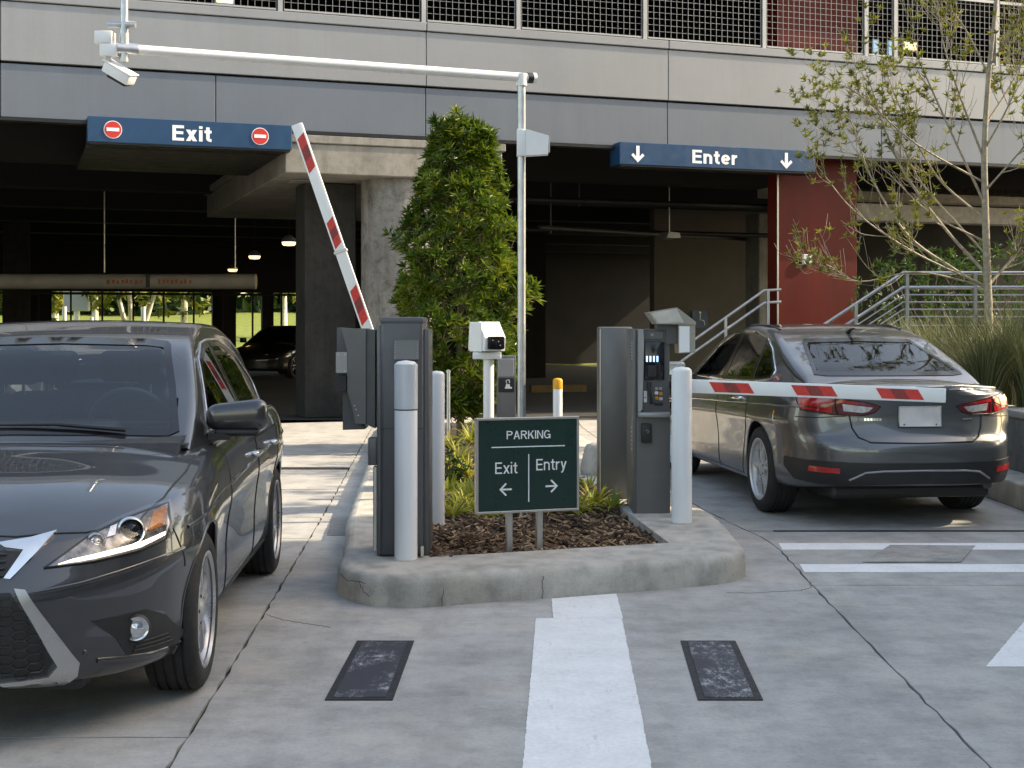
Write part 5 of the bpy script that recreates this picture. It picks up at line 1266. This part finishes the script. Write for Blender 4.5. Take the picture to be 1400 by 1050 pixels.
def repaint(o):
    if o.type == 'MESH':
        for sl in o.material_slots:
            if sl.material == M['paintB']: sl.link = 'OBJECT'; sl.material = M['parkpaint']
            elif sl.material in (M['alloy'], M['chrome'], M['satin']): sl.link = 'OBJECT'; sl.material = M['headdark']  # bright trim darkened for the same silhouette
    for c_ in o.children: repaint(c_)
repaint(pk)
pk.location = (-6.55, 40.5, 0); pk.rotation_euler = (0, 0, R(165)); del pk['group']
tag(pk, 'dark parked car deep in the garage in front of the bright opening', 'car')

# ================================================================== PLANTS
def leaf(mb, p, d, up, l, w, tint, fold=.25):
    s = d.cross(up)
    if s.length < 1e-4: s = Vector((1, 0, 0))
    s.normalize(); n = s.cross(d).normalized()
    m1 = p + d * l * .35 - n * 0; 
    v = [p, p + d * l * .4 + s * w * .5 + n * w * fold, p + d * l - n * l * .12, p + d * l * .4 - s * w * .5 + n * w * fold]
    mb.add(v, [(0, 1, 2), (0, 2, 3)], 0, None, tint)
def rosette(mb, p, ax, k, l, w, tint, rg):
    a = Vector((1, 0, 0)) if abs(ax.x) < .8 else Vector((0, 1, 0)); u = ax.cross(a).normalized(); v = ax.cross(u)
    a0 = rg.uniform(0, 6.28)
    for i in range(k):
        an = a0 + 2.4 * i; tl = rg.uniform(.35, 1.25)
        d = (ax * math.cos(tl) + (u * math.cos(an) + v * math.sin(an)) * math.sin(tl)).normalized()
        leaf(mb, p, d, ax, l * rg.uniform(.7, 1.15), w * rg.uniform(.8, 1.2), min(1, max(0, tint + rg.uniform(-.2, .2))))
def rvec(rg):
    while True:
        v = Vector((rg.uniform(-1, 1), rg.uniform(-1, 1), rg.uniform(-1, 1)))
        if .01 < v.length < 1: return v.normalized()
# dense tree on the island
rg = random.Random(11)
dt = empty('dense_tree', ((629 - 700) * 16.6 / 1900, 16.6, .1))
rf = pchip([.2, .45, .63, .9, 1.15, 1.68, 2.1, 2.38, 2.9, 3.34, 3.69, 3.85, 4.06], [.08, .26, .42, .58, .66, .72, .69, .63, .51, .39, .31, .24, .10])
cr = MB(); tw = MB()
def lump(a, z): return .94 + .15 * math.sin(3 * a + z * 4.) + .12 * math.sin(5 * a - z * 6.3 + 1) + .12 * math.sin(z * 8 + a * 2)
for k in range(1750):
    z = .35 + 3.5 * rg.random() ** .9; 
    r_ = rf(z); a = rg.uniform(0, 2 * PI)
    fr_ = 1. if rg.random() < .72 else rg.uniform(.45, 1.)
    rr = r_ * lump(a, z) * fr_ * rg.uniform(.88, 1.06)
    p = Vector((rr * math.cos(a), rr * math.sin(a), z - .1))
    ax = (Vector((math.cos(a), math.sin(a), .75 + .4 * rg.random())) + rvec(rg) * .45).normalized()
    if rg.random() < .05: p += ax * rg.uniform(.04, .14)
    tint = .25 + .45 * rg.random() + .2 * math.sin(a * 3 + z * 5) * .5 + (.2 if rg.random() < .15 else 0)
    rosette(cr, p, ax, rg.randint(8, 11), .15, .036, tint, rg)
    if k % 3 == 0: tw.tube([p - ax * .22, p], [.006, .003], 4, False)
cr.build('crown', M['hedge'], dt)['kind'] = 'stuff'
tr = MB(); tr.tube([(0, 0, -.05), (.01, .0, .5), (-.01, .01, 1.2), (.0, .02, 2.4), (.0, 0, 3.6)], [.05, .042, .035, .022, .008], 10)
for k in range(26):
    z = .5 + 2.9 * k / 26; a = k * 2.4; r_ = rf(z) * .7; tr.tube([(0, 0, z - .1), (r_ * .5 * math.cos(a), r_ * .5 * math.sin(a), z + .08), (r_ * math.cos(a), r_ * math.sin(a), z + .22)], [.018, .011, .005], 6)
tr.build('trunk', M['bark'], dt, 60); tw.build('twigs', M['bark'], dt)['kind'] = 'stuff'
tag(dt, 'tall dense dark green conical tree growing on the island behind the cameras', 'tree')

# sapling with sparse leaves
rg = random.Random(5); sd = 15.0
sp = empty('sapling_tree', W2(1352, 470, sd)); so = sp.location.copy(); so.z = .8; sp.location = so
wood = MB(); lv = MB()
def branch(pts, r0, r1, lvl, leafy):
    P = crom(pts, 5); n = len(P); wood.tube(P, [r0 + (r1 - r0) * i / (n - 1) for i in range(n)], 6 if lvl else 10, False)
    if lvl < 3:
        m = {0: 0, 1: 12, 2: 4}[lvl]
        for k in range(m):
            t = rg.uniform(.28, .97); i = min(n - 2, int(t * (n - 1))); d = (P[i + 1] - P[i]).normalized(); side = (d.cross(rvec(rg))).normalized()
            dd = (d * .8 + side * rg.uniform(.5, .9) + Vector((0, 0, .35))).normalized(); L = rg.uniform(.28, .6) * (1 if lvl == 1 else .5)
            branch([P[i], P[i] + dd * L * .5 + rvec(rg) * .04, P[i] + dd * L + Vector((0, 0, .08))], (r0 + (r1 - r0) * t) * .55, .0022, lvl + 1, leafy)
    if lvl >= 1:
        for i in range(n):
            t = i / (n - 1)
            if lvl >= 2 and rg.random() < (.17 if t > .4 else .03) * leafy or (lvl == 1 and t > .72 and rg.random() < .55 * leafy):
                rosette(lv, P[i], ((P[min(i + 1, n - 1)] - P[max(0, i - 1)]).normalized() + Vector((0, 0, .4))).normalized(), rg.randint(4, 7), .078, .026, rg.uniform(.1, .8), rg)
    return P
def wp(L, spread):
    dd = rg.uniform(-1, 1) * spread; n = len(L); return [W2(x, y, sd + dd * i / (n - 1)) - so for i, (x, y) in enumerate(L)]
branch([(0, 0, 0 - .1)] + wp([(1352, 452), (1350, 380), (1347, 280), (1346, 200), (1352, 100), (1362, 0), (1366, -90)], 0), .055, .016, 0, 0)
for L, r in (([(1350, 395), (1300, 365), (1240, 320), (1190, 240), (1160, 160), (1118, 130)], .02), ([(1349, 375), (1290, 310), (1230, 225), (1195, 130), (1178, 78)], .02), ([(1347, 300), (1280, 240), (1232, 150), (1210, 92)], .016), ([(1347, 280), (1300, 180), (1262, 95), (1240, 40)], .016),
    ([(1346, 220), (1312, 130), (1290, 60), (1278, -20)], .015), ([(1346, 205), (1385, 130), (1402, 50)], .015), ([(1350, 392), (1250, 345), (1170, 290), (1118, 228)], .014), ([(1351, 390), (1400, 335), (1450, 270)], .018), ([(1349, 392), (1255, 372), (1175, 385), (1130, 362), (1092, 362)], .013),
    ([(1348, 170), (1390, 100), (1420, 10)], .014), ([(1346, 250), (1250, 195), (1160, 120), (1106, 132)], .013), ([(1350, 100), (1320, 40), (1290, 0), (1270, -40)], .012), ([(1353, 90), (1390, 30), (1410, -30)], .012), ([(1346, 330), (1270, 290), (1200, 225), (1140, 205)], .012), ([(1348, 260), (1400, 200), (1450, 130)], .014), ([(1350, 350), (1260, 250), (1225, 180), (1195, 170)], .013)):
    branch(wp(L, .7), r, .004, 1, 1.0)
wood.build('trunk', M['barkpale'], sp, 60); lv.build('crown', M['sapleaf'], sp)['kind'] = 'stuff'
tag(sp, 'slender young tree with sparse yellow-green leaves above the ornamental grass', 'tree')

# ornamental grasses
rg = random.Random(21)
def grass_tuft(loc, h, nb, lab, spread=.6):
    t = empty('ornamental_grass', loc); mb = MB()
    for k in range(nb):
        a = rg.uniform(0, 2 * PI); l = h * rg.uniform(.65, 1.1); b = spread * rg.uniform(.3, 1.); r0 = rg.uniform(0, .14); w = rg.uniform(.004, .007)
        d = Vector((math.cos(a), math.sin(a), 0)); s = Vector((-d.y, d.x, 0)); v = []; n = 6
        for i in range(n + 1):
            u = i / n; p = d * (r0 + b * l * u ** 1.9) + Vector((0, 0, l * (u - .42 * b * u ** 2.6))); ww = w * (1 - u * .85); v += [p - s * ww, p + s * ww]
        mb.add(v, [(2 * i, 2 * i + 1, 2 * i + 3, 2 * i + 2) for i in range(n)], 0, None, min(1, max(0, rg.gauss(.45, .25))))
    o = mb.build('blades', M['grassblade'], t); o['kind'] = 'stuff'
    tag(t, lab, 'grass', 'ornamental grasses behind the retaining wall'); return t
for i, (px, d, h, lab) in enumerate(((1285, 14.2, 1.15, 'tuft of ornamental grass nearest the sedan roof'), (1325, 13.6, 1.15, 'arching grass tuft just left of the sapling trunk'), (1368, 13.1, 1.2, 'large arching grass tuft in front of the sapling trunk'), (1410, 12.6, 1.15, 'grass tuft at the right edge of the picture above the wall'), (1345, 12.6, .95, 'low grass tuft spilling over the wall coping by the sedan tail'), (1250, 15.2, 1.1, 'farthest tuft of ornamental grass by the stair railing'), (1395, 14.6, 1.2, 'grass tuft behind the sapling trunk at the right edge'))):
    x = (px - 700) * d / 1900; grass_tuft((x, d, .62), h * .96, 520, lab)
# strap-leaved plants
rg = random.Random(31)
def strap_plant(x, y, s, lab, tb=.5):
    t = empty('strap_leaf_plant', (x, y, mz(x, y) - .01)); mb = MB()
    for k in range(46):
        a = rg.uniform(0, 2 * PI); l = s * rg.uniform(.6, 1.1); w = rg.uniform(.008, .014); d = Vector((math.cos(a), math.sin(a), 0)); sd_ = Vector((-d.y, d.x, 0)); v = []; n = 5; lean = rg.uniform(.3, 1.)
        for i in range(n + 1):
            u = i / n; p = d * (l * lean * u) + Vector((0, 0, l * (.85 * u * (1.25 - .3 * lean) - .75 * lean * u ** 2.2))); ww = w * (1 - .9 * u ** 2.5); v += [p - sd_ * ww, p + Vector((0, 0, -ww * .6)), p + sd_ * ww]
        f = []
        for i in range(n): f += [(3 * i, 3 * i + 1, 3 * i + 4, 3 * i + 3), (3 * i + 1, 3 * i + 2, 3 * i + 5, 3 * i + 4)]
        mb.add(v, f, 0, None, min(1, max(0, rg.gauss(tb, .22))))
    mb.build('leaves', M['strap'], t)['kind'] = 'stuff'
    tag(t, lab, 'plant', 'strap-leaved plants in the island bed')
SPs = [(618, 706, .24, .6, 'yellow-green strap-leaved plant at the foot of the slim white bollard'), (640, 696, .24, .65, 'yellow-green strap-leaved plant touching the lower left corner of the green sign'), (664, 702, .22, .7, 'yellow strap-leaved plant under the lower left corner of the green sign'), (764, 700, .25, .8, 'brightest yellow strap-leaved plant just right of the sign legs'), (790, 697, .24, .7, 'yellow-green strap-leaved plant under the lower right corner of the green sign'), (812, 690, .22, .4, 'green strap-leaved plant beside the lower right edge of the sign'), (838, 694, .2, .35, 'dark green strap-leaved plant in front of the entry barrier cabinet'), (705, 694, .22, .6, 'strap-leaved plant seen between the two sign legs'), (735, 688, .22, .6, 'strap-leaved plant right behind the right sign leg'), (620, 640, .3, .8, 'bright yellow strap-leaved plant halfway up the bed beside the slim bollard'), (641, 652, .28, .8, 'bright yellow strap-leaved plant beside the left edge of the green sign'), (618, 612, .3, .5, 'green strap-leaved plant at the foot of the dense tree, left side'), (645, 604, .3, .5, 'green strap-leaved plant right of the dense tree trunk'), (613, 668, .22, .35, 'dark strap-leaved plant hugging the slim white bollard'), (634, 674, .22, .4, 'dark strap-leaved plant between the slim bollard and the sign'), (650, 684, .22, .55, 'strap-leaved plant half hidden by the left sign edge'), (806, 668, .2, .4, 'small strap-leaved plant by the kerb right of the sign'), (662, 590, .32, .35, 'farthest strap-leaved plant, below the camera post'), (628, 626, .28, .7, 'yellow-green strap-leaved plant just below the dense tree trunk'), (606, 655, .25, .7, 'yellow-green strap-leaved plant showing right beside the slim bollard'), (628, 690, .2, .5, 'strap-leaved plant behind the pair at the slim bollard foot')]
for i, (px, py, s, tb, lab) in enumerate(SPs):
    d = 2489 / (py - 446); x = (px - 700) * d / 1900
    strap_plant(x, d, s * 1.3, lab, tb + .1)
# rough lump of broken kerb
t = MB().rbox(-.14, .14, -.12, .12, 0, .3, .06, 2).build('concrete_block', M['kerb'], None, 50); t.location = (.735, 12.1, .12); t.rotation_euler = (.1, .2, .6); tag(t, 'rough pale concrete block behind the entry barrier cabinet', 'concrete block')

# shrubs behind the stair railing and generic trees
def shrub(name, loc, r, h, nros, lab, mat, l=.14, seed=1, group=None, trunk=False):
    g_ = random.Random(seed); t = empty(name, loc); mb = MB(); wd = MB()
    for k in range(nros):
        u = rvec(g_); q = g_.uniform(.6, 1.0) * (1 + .18 * math.sin(u.x * 7 + seed) * math.sin(u.z * 6)); p = Vector((u.x * r * q, u.y * r * q, h * .5 + u.z * h * .5 * q)); rosette(mb, p, (u + Vector((0, 0, .5))).normalized(), 6, l, l * .32, g_.uniform(.1, .75), g_)
    for k in range(7): a = k * .9; wd.tube([(0, 0, -.05), (r * .35 * math.cos(a), r * .35 * math.sin(a), h * .4), (r * .6 * math.cos(a), r * .6 * math.sin(a), h * .75)], [.02, .014, .006], 5)
    mb.build('foliage', mat, t)['kind'] = 'stuff'; wd.build('stems', M['bark'], t, 60); tag(t, lab, 'shrub', group); return t
M['shrubleaf'] = leafmat('shrub_leaf', (.02, .045, .010), (.05, .10, .018), (.12, .19, .03), .45, .25)
for i, (px, d, r, h, z, lab) in enumerate(((1262, 22.5, 1.1, 1.5, 1.27, 'dark shrub growing above the stair landing beside the red pier'), (1345, 22.8, 1.2, 1.6, 1.27, 'dark shrub above the landing behind the sapling'))):
    shrub('shrub', ((px - 700) * d / 1900, d, z), r, h, 240, lab, M['shrubleaf'], .13, 50 + i, 'shrubs by the stairs')
o = shrub('shrub', (-.62, 11.6, .1), .26, .30, 220, 'low dark green mound of groundcover in the island bed', M['shrubleaf'], .05, 77)

def tree(name, loc, h, r, zc, nros, lab, bark, mat, seed, l=.35, group=None, forks=1):
    g_ = random.Random(seed); t = empty(name, loc); mb = MB(); wd = MB()
    cl_ = [(Vector((g_.uniform(-.55, .55) * r, g_.uniform(-.55, .55) * r, zc + g_.uniform(-.4, .45) * (h - zc))), r * g_.uniform(.35, .6)) for _ in range(11)]
    for k in range(nros):
        c, cr_ = g_.choice(cl_); u = rvec(g_); p = c + u * cr_ * g_.uniform(.65, 1.05); rosette(mb, p, (u + Vector((0, 0, .3))).normalized(), 5, l, l * .45, g_.uniform(.1, .9), g_)
    for f_ in range(forks):
        a = 6.28 * f_ / forks + .4; e = Vector((math.cos(a), math.sin(a) * .3, 0)) * (.22 * h if forks > 1 else .0)
        wd.tube([(0, 0, -.2), e * .5 + Vector((0, 0, zc * .5)), e + Vector((0, 0, zc))], [.028 * h / (forks ** .4), .02 * h / (forks ** .4), .012 * h], 8)
    for c, cr_ in cl_: wd.tube([(0, 0, zc * .75), (c.x * .5, c.y * .5, (zc * .8 + c.z) / 2), tuple(c)], [.010 * h, .007 * h, .003 * h], 6)
    wd.build('trunk', bark, t, 60); mb.build('crown', mat, t)['kind'] = 'stuff'; tag(t, lab, 'tree', group); return t
M['farleaf'] = leafmat('far_tree_leaf', (.05, .09, .012), (.15, .18, .02), (.34, .32, .04), .55, .4)
M['birch'] = pmat('white_bark', (.6, .55, .48), .8, var=.2, scale=6)
V = []; F = []
for j in range(24):
    for i in range(40): x = -60 + i * 2.6; y = 47.5 + j * 4 + .355 * max(-30, min(20, x + 9)); V.append((x, y, -.02 + max(0, y - 50) * .055 + .12 * math.sin(x * .4 + y * .3)))
for j in range(23):
    for i in range(39): a = j * 40 + i; F.append((a, a + 1, a + 41, a + 40))
o = MB().add(V, F).build('lawn', M['lawn'], None, 60); tag(o, 'sunlit lawn seen through the back of the garage', None, None, 'structure')
for i, (px, d, h, zc, r, fk) in enumerate(((20, 58, 6, 3.4, 2.6, 1), (183, 56, 7, 4.2, 2.6, 3), (130, 66, 7, 3.6, 2.8, 1), (252, 62, 7, 3.8, 2.6, 1), (388, 66, 7, 4, 2.5, 1), (75, 70, 8, 3.8, 3, 1))):
    x = (px - 700) * d / 1900; tree('lawn_tree', (x, d, max(0, d - 50) * .055), h, r, zc, 330, ('tree at the far left seen through the garage opening', 'pale forked trunk seen through the middle of the garage opening', 'bright leafed tree in the garage opening left of the forked trunk', 'bright leafed tree in the garage opening right of the forked trunk', 'pale trunk in the small bright opening beside the square column', 'tree behind the white post seen through the garage')[i], M['birch'], M['farleaf'], 200 + i, .45, 'trees on the lawn beyond the garage', fk)
g_ = random.Random(3); mb = MB()
for k in range(5200):
    x = g_.uniform(-75, 40); y = 100 + .3 * x + g_.uniform(-3, 3); rosette(mb, Vector((x, y, 1.5 + 9 * g_.random())), Vector((g_.uniform(-.4, .4), -1, .4)).normalized(), 5, 1.1, .6, g_.uniform(0, .4), g_)
o = mb.build('distant_woods', M['shrubleaf']); tag(o, 'dark mass of far trees behind the lawn', 'woods', None, 'stuff')
t = empty('signal_post', (W2(105, 440, 55).x, 55, .1)); MB().cyl((0, 0, 0), (0, 0, 2.6), .12, n=12).build('post', M['white'], t, 40); MB().rbox(-.5, .5, -.15, .15, 1.95, 2.9, .03, 1).build('box', M['sleeve'], t); tag(t, 'white post with a square grey box on the lawn beyond the garage', 'post')
for i, px in enumerate((88, 196, 125)):
    p = W2(px, 436, 53); t = empty('marker_post', (p.x, 53, 0)); MB().cyl((0, 0, 0), (0, 0, 2.2 if i != 2 else 1.8), .09, n=10).build('post', M['white'], t, 40); MB().lathe([(.1, 1.5), (.1, 1.6)], 10).build('band', M['galv'], t); tag(t, ('white marker post left of the post with the grey box', 'white marker post right of the forked trunk', 'short white marker post left of the forked trunk')[i], 'post', 'marker posts on the lawn')

# ================================================================== UNSEEN BUILDING AND TREES ADDED FOR SHADE AND REFLECTIONS
nb = empty('shade_building', (10., -35, 0)); tag(nb, 'unseen pale building added to shade the foreground, beyond the right edge of the picture', 'building')  # added out of view to cast the foreground shade
MB().box(0, 12, 0, 46.0, 0, 10.2).build('wall', M['panel_light'], nb)
M['shadewin'] = pmat('shade_building_window', (.03, .035, .045), .08, rvar=.02)
for fl_ in range(3):
    for k in range(10): MB().box(-.03, .03, 1.2 + k * 4.1, 4.2 + k * 4.1, 1.0 + fl_ * 3.2, 2.8 + fl_ * 3.2).build('window', M['shadewin'], nb)
for i, (x, y, h, r) in enumerate(((9.2, 12.0, 7.4, 2.7), (9.0, 17.2, 5.2, 1.7), (-9, -9, 8, 3.2), (2, -13, 9, 3.5), (-15, 2, 8, 3))):  # added: first two shade the entry lane, the others feed reflections
    tree('added_tree', (x, y, 0), h, r, h * .62, 420, ('unseen leafy tree added for shade off the right edge behind the retaining wall', 'smaller unseen leafy tree added for shade off the right edge near the stairs', 'unseen tree added for reflections behind the viewer to the left', 'tall unseen tree added for reflections behind the viewer', 'unseen tree added for reflections off the left edge of the driveway')[i], M['bark'], M['farleaf'], 300 + i, .3, 'unseen trees added around the driveway')
